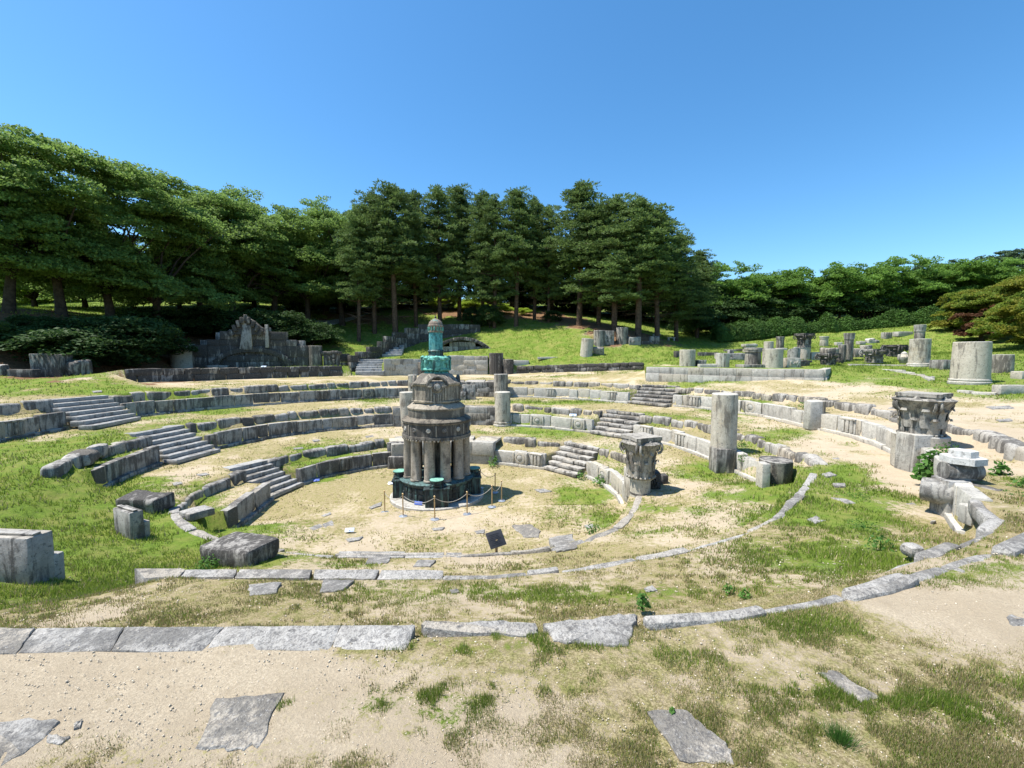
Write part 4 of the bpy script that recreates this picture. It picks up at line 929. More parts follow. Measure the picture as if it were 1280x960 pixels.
# beside the rings
def on_walls():
    o, r, H = drum('pale plain drum left of the tower, its grey streaks running down', 507.5, 533, 19, 43, z=1.35, name='column_drum', group='drums behind the tower')
    drum('narrow pale drum left of the tower, just behind the taller one', 515, 505, 11, 29, d=37.5, group='drums behind the tower')
    drum('pale fluted looking drum on a round base right of the tower', 628, 533, 20, 43, z=1.35, style='base', group='drums behind the tower')
    drum('weathered drum right of the tower standing behind the based drum', 626, 505, 18, 30, d=37.5, mat='mid', group='drums behind the tower')
    stone_block('relief block with carved rosette beside the lantern of the tower', 586, 495, 17, 18, .5, d=36.8, relief=7)
    stone_block('carved scroll stone on the wall right of the lantern', 579, 486, 7, 10, .5, d=36.4, relief=4)
    stone_block('dark block on the inner wall left of the tower, upper of two', 494, 562, 20, 12, .5, d=25.2, mat='dark', z=.80)
    stone_block('dark double block left of the tower, lower of two', 495, 583, 21, 14, .45, d=24.6, mat='dark')
    # capital column at the right end of the innermost ring
    z0 = .95
    o, r, H = drum('short two drum column carrying a dark carved capital, ending the innermost ring', 803, 641, 26, 44, z=.62, style='plain', name='broken_column', cat='column', group=None)
    lp([(r * 1.02, 0), (r * 1.03, .05), (r * .98, .10)], 'drum_joint', M['dark'], o, 30, (0, 0, H * .52)); lp([(r * 1.08, 0), (r * 1.1, .05), (r * 1.02, .09)], 'neck_ring', M['col'], o, 30, (0, 0, H - .1))
    c = thing('column_capital', 'dark carved capital with worn square top, on the short column beside the innermost ring', 'capital', (o.location[0], o.location[1], o.location[2] + H - .01), R(22), 'carved capitals')
    carve_capital(c, 1.24, 1.6, .48, 'cap', 10)
    k = 16.5 / F
    stone_block('tall narrow fluted pier stone left of the capital column', 787, 612, 8, 42, .5, z=.55, d=17.4, mat='light', group='stones round the capital column')
    stone_block('lowest grey stone left of the capital column', 790, 640, 11, 24, .6, d=16.9, mat='light', group='stones round the capital column')
    stone_block('dark carved stone leaning behind the capital column', 819, 628, 13, 20, .6, d=16.6, mat='dark', relief=6, group='stones round the capital column')
    stone_block('small black block right of the capital column', 829, 620, 13, 11, .45, d=17.2, mat='dark', group='stones round the capital column')
    # tall plain drum on its square grey foot
    o, r, H = drum('tall stained column drum on a grey foot, right of the middle ring', 910, 590, 31, 99, z=1.35, name='broken_column', cat='column', group=None)
    mb = MB(); mb.add(*lathe([(r * 1.05, 0), (r * 1.06, .05), (r * 1.05, 1.08), (r * .98, 1.12)], 30, rough=.02, seed=4)); v, f = block(r * 1.2, r * 1.1, 1.1, .03, .015, 4, n=4); mb.xf(v, f, T(-r * .45, -r * .52, 0)); mb.build('grey_foot', M['mid'], o, (0, 0, 0))
    v, f = block(.1, .25, .3, .03, .01, 2)
    # half round stump by the curb
    o, r, H = drum('short blackened column stump with a flat pier, near the right edging', 979, 604, 38, 27, z=1.98, mat='dark', style='plain', name='column_stump', cat='column', group=None)
    mb = MB(); v, f = block(.30, .42, 1.35, .03, .01, 5); mb.add(v, f); mb.build('pier', M['light'], o, (-.70, -.42, -.55))
    # smooth half column let into the outer ring on the right
    o, r, H = drum('smooth pale half column with flat pier let into the outermost right wall', 1026, 521, 20, 17, z=3.5, d=21.9, name='half_column', cat='column', group=None)
    mb = MB(); v, f = block(.62, .5, 1.42, .02, .006, 5); mb.add(v, f); mb.build('pier', M['light'], o, (-.52, -.52, -.65))
    # the great capital on its round pedestal
    o, r, H = drum('smooth grey round pedestal with a flat front, carrying the great capital', 1172, 578, 57, 43, z=2.78, d=13.9, name='pedestal', cat='pedestal', group=None, mat='light')
    mb = MB(); v, f = block(.62, .7, 1.26, .02, .006, 5); mb.add(v, f); mb.build('flat_pier', M['light'], o, (-.50, -.33, -.02))
    c = thing('column_capital', 'great weathered capital with scrolls and leaves on the round grey pedestal', 'capital', (o.location[0] - .05, o.location[1] - .08, o.location[2] + H - .01), R(30), 'carved capitals')
    carve_capital(c, 1.27, 1.42, .55, 'cap', 8)
    # pier with the white hexagonal cap
    p = onz(1213, 645, 2.85); o = thing('wall_end_pier', 'broken pier of grey blocks with a scroll stone, ending the outermost right wall', 'pier', (p[0], p[1], 2.7), R(-10))
    mb = MB(); v, f = block(.42, .55, .95, .02, .012, 1); mb.xf(v, f, T(-.28, .25, 0)); v, f = block(.5, .6, .62, .03, .012, 2); mb.xf(v, f, T(.22, .05, 0, .2)); v, f = block(.85, .45, .36, .03, .015, 3); mb.xf(v, f, T(.55, -.18, .12, .1)); mb.build('block_courses', M['step'], o)
    mb = MB(); v, f = lathe([(.02, -.36), (.2, -.36), (.22, -.3), (.22, .3), (.2, .36), (.02, .36)], 20); mb.xf(v, f, T(0, 0, 0, 0, 0, R(90))); v, f = block(.7, .36, .2, .03); mb.xf(v, f, T(0, .02, -.2)); mb.build('scroll_stone', M['mid'], o, (-.02, .32, 1.13))
    mb = MB(); v, f = block(.3, .62, .25, .03, .012, 6); mb.add(v, f); mb.build('leaning_block', M['rough'], o, (.12, -.12, .64), rotz=.55)
    mb = MB(); v, f = lathe([(.1, -.32), (.28, -.30), (.30, .0), (.28, .3), (.1, .32)], 16); mb.xf(v, f, T(0, 0, 0, 0, R(90))); mb.build('round_end', M['step'], o, (-.46, .28, .62), rotz=.8)
    cc = thing('hexagonal_cap', 'clean white stepped hexagonal stone lying on the wall end pier', 'cap stone', (p[0] + .05, p[1] + .3, 4.03), R(12))
    mb = MB(); v, f = prism([(.40 * math.cos(i * math.pi / 3), .40 * math.sin(i * math.pi / 3)) for i in range(6)], 0, .15); mb.add(v, f); mb.build('lower_tier', M['white'], cc, ang=20)
    mb = MB(); v, f = prism([(.25 * math.cos(i * math.pi / 3), .25 * math.sin(i * math.pi / 3)) for i in range(6)], .152, .30); mb.add(v, f); mb.build('upper_tier', M['white'], cc, ang=20)
    p = onz(1240, 652, 3.25); 
    stone_block('pale squared block with a flat top at the right end of the pier', 1242, 654, 56, 20, .32, z=3.15, mat='light', rotz=-.06, amp=.008, group='stones at the end of the outermost wall')
    p = onz(1172, 700, 3.6); stone_block('rounded white boulder on the edging below the pier', 1150, 692, 22, 12, .3, z=3.35, mat='slab', rnd=.1, amp=.05, group='stones at the end of the outermost wall')
    stone_block('little stone prop standing in bare soil left of the pier', 1167, 657, 8, 7, .06, z=2.7, mat='rough', rotz=.4, group='stones at the end of the outermost wall')
on_walls()

# lone blocks on the left turf
def left_blocks():
    def cut_block(lab, fl, fr, br, zt, mats, notch, name='stone_block'):
        """fl, fr, br: feet of the front left, front right and back right corners; a step is cut at the back right"""
        A, B, C = G(*fl), G(*fr), G(*br); z = min(A[2], B[2], C[2]) - .1
        u = B - A; Lx = math.hypot(u[0], u[1]); ang = math.atan2(u[1], u[0]); w = C - B; D = math.hypot(w[0], w[1])
        mb = MB(); c = (B + A) / 2; n = np.array([-math.sin(ang), math.cos(ang)])
        v, f = block(Lx, D * .72, zt - z, .035, .012, int(fl[0]) + 9, n=4); mb.xf(v, f, T(0, D * .36, 0))
        v, f = block(Lx * .96, D * .40, (zt - z) * notch, .03, .012, int(fl[0]) + 3, n=4); mb.xf(v, f, T(Lx * .02, D * .80, 0))
        v, f = block(Lx * .97, D * .25, .05, .02, .01, 3); mb.xf(v, f, T(0, D * .3, zt - z - .012))
        o = mb.build(name, M[mats], None, (c[0], c[1], z), 40, ang); return tag(o, lab, 'stone block', 'lone blocks on the left turf')
    A = G(-30, 727); 
    cut_block('big pale block with a stepped back and dark streaks, cut by the left edge', (-62, 718), (38, 731), (64, 720), A[2] + .82, 'mid', .55)
    A = G(143, 668); cut_block('pale upright block with a cut step in the left turf', (143, 664), (164, 674), (181, 669), A[2] + .68, 'mid', .6)
    stone_block('flat dark boulder with white corner behind the pale upright block', 172, 637, 54, 15, .8, z=zg1(*G(172, 637)[:2]), mat='dark', rnd=.08, amp=.06, cuts=((.38, -.3, .55, .26, .4, .6),), rotz=-.1, group='lone blocks on the left turf')
    o = stone_block('low dark boulder with a slanted black top beside the middle slabs', 290, 708, 80, 27, 1.0, z=zg1(*G(290, 706)[:2]) - .02, mat='dark', rnd=.1, amp=.07, cuts=((-.3, .1, 0, .55, .9, .8),), rotz=-.35, group='lone blocks on the left turf')
    stone_block('flat stone with pale rounded rim at the end of the left inner kerb', 238, 648, 26, 7, .8, z=1.22, mat='slab', rnd=.05, amp=.04, rotz=-.5, group='lone blocks on the left turf')
    stone_block('big rounded boulder at the left end of the middle kerb', 95, 582, 27, 17, .8, z=2.3, mat='rough', rnd=.2, amp=.07, rotz=.4, group='boulders of the left rings')
    stone_block('second boulder beside the big one, at the left end of the middle kerb', 113, 572, 18, 16, .7, z=2.35, mat='mid', rnd=.14, amp=.07, rotz=.5, group='boulders of the left rings')
    stone_block('upright squared stone at the far left edge of the bank', 58, 477, 33, 28, 1.2, d=30.6, mat='dark', amp=.05, rotz=.1, group='stones on the left bank')
    stone_block('dark pointed rock right of the upright squared stone', 88, 473, 27, 19, 1.1, d=31.2, mat='dark', rnd=.25, amp=.16, rotz=-.2, group='stones on the left bank')
    stone_block('low bench like stone left of the upright squared stone', 24, 479, 40, 9, .8, d=29.8, mat='dark', rnd=.05, amp=.04, group='stones on the left bank')
    stone_block('small round stone at the left picture edge on the bank', 0, 478, 9, 13, .6, d=29.6, mat='mid', rnd=.12, amp=.05, group='stones on the left bank')
left_blocks()

# the outer retaining wall (on the bank line)
def outer_wall(px0, py0, d0, px1, py1, d1, hscale, courses, mat, rnd, amp, lab, out=0, th=.5, lmin=.8, lmax=1.6, hk=0.0):
    a0, a1 = pol(ond(px0, py0, d0))[0], pol(ond(px1, py1, d1))[0]
    lo, hi = min(un(a0), un(a1)), max(un(a0), un(a1)); mb = MB()
    for j in range(courses):
        wall_run(r4, lo, hi, lambda t_: float(zf4[ti(t_)] + (zb4[ti(t_)] * 0) + h4[ti(t_)] * hscale * j / courses) - (.1 if j == 0 else 0), lambda t_: float(zf4[ti(t_)] + h4[ti(t_)] * hscale * (j + 1) / courses) + hk, th, lmin, lmax, rnd, amp, int(px0) + j, hj=.0 if courses > 1 else .04, out=out - .08, pj=.012 if rnd < .03 else .04, mb=mb)
    o = at_origin(mb.build('retaining_wall', M[mat], ang=35)); return tag(o, lab, 'wall', 'retaining walls round the plaza')
outer_wall(157, 478, 33.2, 428, 469.5, 46, 1.0, 2, 'dark', .06, .04, 'long low blackened and shade darkened wall in front of the stepped ruin', hk=.06)  # dark stone partly stands in for the tree shade on this wall
outer_wall(480, 469.5, 48, 559, 469, 50, 1.0, 3, 'light', .02, .01, 'ashlar wall at the foot of the hill, left of the spire', lmin=.9, lmax=1.5, hk=.1)
outer_wall(562, 468.5, 50, 610, 468, 50, 1.0, 4, 'light', .03, .03, 'ashlar wall with rock faced blocks right of the spire', out=-.15, lmin=1.0, lmax=1.6, hk=.12)
outer_wall(646, 467, 49.5, 804, 462, 44.5, 1.0, 2, 'dark', .08, .05, 'low rough dark wall along the lawn right of the tower', hk=.05)
drum('squat blackened fluted column base in the wall right of the spire', 620, 468, 18, 17, d=49.3, mat='dark', style='flute', name='round_plinth_stone', cat='column base', group='column bases in the hill wall')
drum('squat blackened round stone right of the fluted column base', 635, 468, 14, 15, d=49.2, mat='dark', name='round_plinth_stone', cat='column base', group='column bases in the hill wall')
drum('blackened round stone in the hill wall just left of the spire', 527, 469, 10, 17, d=48.8, mat='dark', name='round_plinth_stone', cat='column base', group='column bases in the hill wall')
stone_block('sloping end stone on top of the low rough wall right of the tower', 650, 458, 22, 6, 1.0, d=50.2, mat='light', group='carved stone fragments')
def line_wall(pts, h, th, mat, lab, seed, lmin=.9, lmax=1.6, rnd=.05, amp=.03, courses=1, name='retaining_wall', sink=.3, cat='wall', group=None, steps=None):
    """wall through points (px, py of the foot, depth)"""
    P3 = [ond(*p) for p in pts]; mb = MB(); r = random.Random(seed); k = 0
    for s in range(len(P3) - 1):
        a, b = P3[s], P3[s + 1]; L = math.hypot(*(b - a)[:2]); n = max(1, int(L / r.uniform(lmin, lmax))); ang = math.atan2(b[1] - a[1], b[0] - a[0])
        hs_ = h[s] if hasattr(h, '__len__') else h
        for j in range(courses):
            cutx = np.sort(np.concatenate([[0, 1], (np.arange(1, n) + np.array([r.uniform(-.2, .2) for _ in range(n - 1)])) / n])) if n > 1 else np.array([0, 1.])
            for i in range(len(cutx) - 1):
                f = (cutx[i] + cutx[i + 1]) / 2; c = a * (1 - f) + b * f; l_ = (cutx[i + 1] - cutx[i]) * L
                z0 = (c[2] if steps is None else steps[s]) - (sink if j == 0 else 0) + hs_ * j / courses; H = hs_ / courses + (sink if j == 0 else 0)
                v, f_ = block(l_ - .012, th, H + r.uniform(-.02, .02) * (courses == 1), rnd, amp, seed + k, n=4); mb.xf(v, f_, T(c[0], c[1] + r.uniform(-.01, .01), z0, ang)); k += 1
    o = at_origin(mb.build(name, M[mat], ang=35)); return tag(o, lab, cat, group)
line_wall([(802, 457, 47.5), (851, 456.5, 49)], .62, .5, 'dark', 'short rough dark wall behind the corner of the raised lawn', 31)
line_wall([(872, 449, 46), (897, 448, 46)], .68, .4, 'dark', 'low dark wall behind the first drums of the raised lawn', 33)
line_wall([(1067, 440.5, 50), (1146, 439.5, 50)], .5, .5, 'rough', 'long low wall at the back of the fragments field', 34)
line_wall([(905, 442, 50), (965, 441, 50)], .5, .5, 'dark', 'dark low wall in the grass behind the streaked drums', 35)
line_wall([(612, 443.5, 56), (706, 444, 53.5)], [.45], .5, 'mid', 'low wall on the slope, running right from the arch', 36)
line_wall([(612, 443.5, 55.6), (656, 444, 55)], [.85], .4, 'mid', 'short raised wall beside the right foot of the arch', 37)
# curbs of the right lawn
def curb(pts, lab, seed, w=.3):
    mb = MB(); r = random.Random(seed); P3 = [base_at(px, py) for px, py in pts]
    for s in range(len(P3) - 1):
        a, b = P3[s], P3[s + 1]; L = math.hypot(*(b - a)[:2]); n = max(1, int(L / 1.3))
        for i in range(n):
            f = (i + .5) / n; c = a * (1 - f) + b * f; v, f_ = block(L / n - .03, w, .3, .03, .015, seed + s * 9 + i); mb.xf(v, f_, T(c[0], c[1], zg1(c[0], c[1]) - .2 + r.uniform(-.01, .01), math.atan2(b[1] - a[1], b[0] - a[0])))
    return tag(at_origin(mb.build('lawn_kerb', M['light'], ang=40)), lab, 'kerb', 'kerbs of the right lawn')
curb([(1104, 461.5), (1130, 465.5), (1153, 470), (1165, 475.5)], 'pale kerb curving along the lawn beside the sand path', 40)
curb([(1199, 489), (1215, 491.5), (1246, 493)], 'pale kerb in front of the great based drum', 41)
curb([(1060, 456.5), (1100, 456.8), (1140, 457.5), (1180, 458.5)], 'straight kerb at the feet of the tumbled capitals', 42)
stone_block('pale grey kerb block lying on the plaza at the right edge', 1268, 506, 34, 10, .5, d=21.5, mat='light', rotz=-.1, amp=.01, group='carved stone fragments')

# raised lawn on the right with its ashlar wall
def platform():
    zt = 5.42
    fp = [(808, 474, 38), (860, 478, 36), (920, 481, 34), (980, 483.5, 32.6), (1028, 484, 31.8)]
    P3 = [ond(*p) for p in fp]; side = [ond(1034.5, 478, 34.2), ond(1036, 470, 38)]
    poly = [(p[0], p[1] + .3) for p in P3] + [(s_[0] - .2, s_[1]) for s_ in side] + [(25, 44), (14, 46)]
    mb = MB(); zs = [zt] * len(P3) + [zt] * 2 + [zt + .02, zt + .02]
    v, f = prism(poly, 3.6, zs)
    # finer top so that it takes the turf shading
    N = len(poly); mb.add(v, f); o = mb.build('raised_lawn', M['ground'], ang=20); o['kind'] = 'structure'; o['label'] = 'flat raised lawn carrying drums behind the pale ashlar wall'
    ca = o.data.color_attributes.new('cover', 'FLOAT_COLOR', 'POINT'); ca.data.foreach_set('color', np.tile([.93, .6, 0, 1], len(o.data.vertices)).astype(np.float32))
    mb = MB(); r = random.Random(5); k = 0
    allp = P3 + side
    for s in range(len(allp) - 1):
        a, b = allp[s], allp[s + 1]; L = math.hypot(*(b - a)[:2]); n = max(1, round(L / 1.15)); ang = math.atan2(b[1] - a[1], b[0] - a[0])
        for j, (za, zb_, out) in enumerate(((-.25, .62, 0), (.625, 1.26, -.1))):
            for i in range(n):
                f = (i + .5 + (.0 if j else .0)) / n; c = a * (1 - f) + b * f; zb0 = a[2] * (1 - f) + b[2] * f
                top = zt + .03 if j else zb0 + .64 * (zt - zb0) * .85; bot = (zb0 - .3) if j == 0 else zb0 + .64 * (zt - zb0) * .85 + .004
                v, f_ = block(L / n - .008, .5, top - bot, .015, .008, 500 + k); nx, ny = math.sin(ang), -math.cos(ang)
                mb.xf(v, f_, T(c[0] + nx * out, c[1] + ny * out + (0 if j == 0 else .0), bot, ang)); k += 1
    tag(at_origin(mb.build('platform_wall', M['light'], ang=30)), 'pale two course ashlar wall holding up the raised lawn', 'wall')
    return zt
ZP = platform()
# ------------------------------------------------------------------ fragments on and behind the raised lawn
def field():
    D, B, C = drum, stone_block, capital
    GD = 'drums on the right lawn'; GF = 'stone fragments on the right lawn'; GC = 'capitals on the right lawn'
    D('pale smooth drum at the left end of the raised lawn', 862.5, 456, 19, 21, z=ZP, d=40, group=GD)
    B('little carved block beside the leftmost drum of the raised lawn', 877.5, 454, 11, 8, .7, z=ZP, d=40.5, group=GF, relief=3)
    B('small blackened block behind the little carved one', 887, 452, 8, 5.5, .5, z=ZP, d=42, mat='dark', group=GF)
    B('flat broken slab in front of the fluted drum piece', 887, 457.5, 24, 4, .6, z=ZP, d=37.6, mat='light', group=GF)
    D('pale fluted drum piece in front of the carved wall', 906.5, 459, 16, 18, z=ZP, d=37.2, style='flute', group=GD)
    B('broad carved relief wall piece with a rounded knob on top', 913.5, 453, 35, 16, .7, z=ZP, d=42, mat='mid', relief=12, cuts=((.03, 0, 1.0, .16, .7, .32),), group=GF)
    B('stone stool like fragment on the grass behind the streaked drum', 938.5, 441, 12, 11, .9, d=48, mat='light', cuts=((0, 0, .75, 1.25, 1.1, .3),), group=GF)
    D('grey streaked drum with projecting cap on a broken slab', 945.5, 455, 19, 23.5, z=ZP + .06, d=38, mat='mid', style='rim', group=GD)
    B('broken flat slab under the grey streaked drum', 942, 459, 26, 4, 1.5, z=ZP, d=36.6, mat='mid', group=GF)
    D('small distant drum behind the big pale drum', 963.5, 438, 11, 10.5, d=50, group=GD)
    D('slender distant column with a ring, standing on a slab', 977.5, 431, 9, 15, d=51, style='rim', mat='mid', name='column', cat='column', group=GD); B('flat slab under the slender distant column', 978, 434.5, 12, 2.5, 1.2, d=49.5, group=GF, mat='light')
    D('big pale drum in the middle of the raised lawn', 971.5, 460, 23, 24, z=ZP, d=36, group=GD)
    B('block carved with leaf relief between the big drum and the dark wedge', 991.5, 458, 17, 12, .8, z=ZP, d=37, mat='light', relief=9, group=GF)
    B('dark wedge shaped block beside the leaf relief', 1006, 457, 13, 9, .8, z=ZP, d=37.5, mat='dark', rnd=.08, amp=.07, cuts=((.1, 0, .8, 1.1, 1, .25),), group=GF)
    D('grey drum with a jagged broken top', 996, 450, 14, 20, z=ZP, d=41, mat='mid', style='broken', group=GD)
    o, r, H = D('pale column carrying a dark carved capital, tallest on the raised lawn', 1008.5, 451, 14.5, 24, z=ZP, d=41.5, name='column', cat='column', group=GD)
    lp([(r * 1.05, 0), (r * 1.07, .06), (r * 1.0, .14)], 'neck_ring', M['mid'], o, 24, (0, 0, H - .1))
    c = thing('column_capital', 'dark carved capital on top of the tallest column of the raised lawn', 'capital', (o.location[0], o.location[1], o.location[2] + H), .2, GC); carve_capital(c, 1.42, 1.3, .52, 'dark', 8)
    B('upright carved block right of the tallest column', 1021.5, 453, 15, 17, .9, z=ZP, d=41.5, mat='light', relief=8, group=GF)
    D('pale short column with a rounded ring top, far back on the grass', 1033, 430.5, 9.5, 12, d=51.5, style='rim', group=GD)
    B('small square block lying on the far grass', 1049.5, 430, 7, 4, .5, d=52, mat='light', group=GF)
    o, p = C('large blackened capital with a broken stone on top, by the sand path', 1040.5, 456.5, 22, 15, d=37.5, mat='dark', group=GC)
    B('broken stone lying on the large blackened capital', 1040.5, 441, 16, 6.5, 1.0, z=p[2] + 1.04, d=37.7, mat='mid', rnd=.12, amp=.08, group=GF)
    B('black round topped stone right of the large blackened capital', 1052, 453, 8, 8, .7, d=39, mat='dark', rnd=.25, amp=.03, group=GF)
    D('plain grey column left of its ringed twin', 1054.5, 453, 8, 21, d=39.8, mat='mid', name='column', cat='column', group=GD)
    D('grey two drum column with dark ringed top', 1063.5, 453, 10.5, 34, d=40.3, mat='mid', style='rim', name='column', cat='column', group=GD)
    B('heap of low carved pieces right of the two columns', 1073, 452.5, 11, 11, .8, d=42, mat='mid', relief=5, rnd=.08, amp=.07, group=GF)
    B('low broken piece beside the left tumbled capital', 1085, 452, 9, 12, .8, d=43, mat='mid', rnd=.1, amp=.08, relief=3, group=GF)
    C('tumbled capital with a wide flat top beside the sand path', 1099, 456.5, 24, 18, d=38.5, mat='mid', group=GC, rotz=.1)
    B('low fragment between the two tumbled capitals', 1111, 453.5, 8, 10, .8, d=42.5, mat='mid', rnd=.1, amp=.08, group=GF)
    C('dark tumbled capital behind the urn shaped stone', 1124, 453, 22, 15, d=41, mat='dark', group=GC, rotz=.5)
    o = thing('urn_stone', 'pale urn shaped stone in front of the dark tumbled capital', 'urn', tuple(base_at(1129.5, 456, 38.4)), 0, GF)
    lp([(.30, -.05), (.34, .08), (.44, .3), (.46, .5), (.36, .66), (.22, .74), (.24, .82), (.12, .95), (.03, 1.0)], 'body', M['light'], o, 20, rough=.02)
    for s in (-1, 1):
        mb = MB(); v, f = block(.16, .2, .5, .06, .02, 3); mb.add(v, f); mb.build('handle', M['light'], o, (s * .46, 0, .22))
    B('far rock in the grass, leftmost of the scattered ones', 1078, 433.5, 8, 4.5, .7, d=52, mat='light', rnd=.1, amp=.08, group=GF)
    B('far pointed rock in the grass beside a low one', 1090, 433.5, 8, 7, .7, d=52.5, mat='light', rnd=.15, amp=.14, group=GF)
    B('low far rock right of the pointed one', 1096, 433.5, 7, 3.5, .7, d=52.5, mat='mid', rnd=.1, amp=.08, group=GF)
    B('upright grey block on the far grass', 1110, 430, 8, 7.5, .8, d=54, mat='mid', relief=3, group=GF)
    B('long low slab on the far grass below the hedge', 1130.5, 430, 21, 5, .8, d=54, mat='light', rotz=.12, group=GF)
    D('tall pale half column on a round base with a smaller drum behind', 1157, 457.5, 21, 34, d=36, style='base', name='column', cat='column', group=GD)
    D('short dark topped drum standing behind the tall half column', 1152, 450, 11, 37, d=41.5, style='rim', mat='mid', group=GD)
    B('squat grey fluted block on the lawn left of the great drum', 1188, 461.5, 22, 11, 1.2, d=34, mat='mid', amp=.02, group=GF)
    D('narrow pale drum just left of the great drum', 1205, 473, 12, 28, d=27.5, group=GD)
    o, r, H = D('great pale drum with a base ring and carved right side', 1228, 481.5, 35, 53, d=24.3, style='base', rb=1.07, group=GD)
    mb = MB(); rr_ = random.Random(4)
    for i in range(16):
        z_ = .25 * H + i * .72 * H / 16; v, f = block(.3, .2, .11, .04, .02, i); mb.xf(v, f, T(r * .93 + rr_.uniform(0, .06), -.12 + rr_.uniform(-.05, .05), z_, 1.2))
    mb.build('carved_edge', M['mid'], o)
    D('streaked squat drum half hidden by the great drum', 1251, 470, 12, 22, d=29.5, mat='mid', group=GD)
    D('dark streaked squat drum at the right of the lawn', 1263, 470.5, 17, 22.5, d=29, mat='mid', group=GD)
    B('low pale block at the right picture edge on the lawn', 1279, 481, 8, 9, .6, d=25, mat='light', group=GF)
    # the slope in the middle
    GS = 'stones on the middle slope'
    D('pale leaning drum at the left of the slope group', 733.5, 448.5, 15.5, 20.5, d=49.5, lean=R(5), group=GS)
    D('upright grey drum on the slope behind a fallen slab', 750, 440.5, 14, 17, d=52.5, mat='mid', group=GS)
    B('slab fallen against the upright grey drum', 749, 447, 13, 9, .5, d=50.3, mat='mid', rotz=-.5, tilt=.5, group=GS)
    B('carved block with a deep socket on the slope', 761.5, 438.5, 11.5, 17, .9, d=53, mat='mid', relief=6, group=GS)
    D('grey drum at the edge of the pine shadow', 779, 439, 14.5, 17.5, d=53, mat='mid', group=GS)
    B('low carved block right of the drum in the pine shadow', 793.5, 440, 15, 9.5, .9, d=52.8, mat='mid', rnd=.1, amp=.06, relief=3, group=GS)
    B('flat dark piece in the grass of the slope', 806.5, 440.5, 11, 4, .7, d=53, mat='dark', group=GS)
    B('small dark carved lump at the right of the slope group', 818.5, 441, 11, 9, .8, d=53.4, mat='dark', rnd=.1, amp=.09, relief=4, group=GS)
    B('blackened block by the short rough wall', 848.5, 449, 7.5, 8, .8, d=46, mat='dark', group=GS)
    B('thin pale slab lying in the grass above the low rough wall', 687, 455, 30, 2, .4, d=50.5, mat='light', group=GS)
    for px, py, d, lab in [(820.5, 416.5, 60, 'pale stone bench under the pines, left one'), (839, 417.5, 60, 'pale stone bench under the pines, right one')]:
        p = base_at(px, py, d); o = thing('stone_bench', lab, 'bench', tuple(p), .1, 'stone benches under the pines')
        mb = MB(); mb.add(*block(1.1, .42, .1, .02)); mb.build('seat', M['light'], o, (0, 0, .36))
        for s in (-1, 1): mb = MB(); mb.add(*block(.16, .36, .42, .02)); mb.build('leg', M['light'], o, (s * .38, 0, -.06))
field()

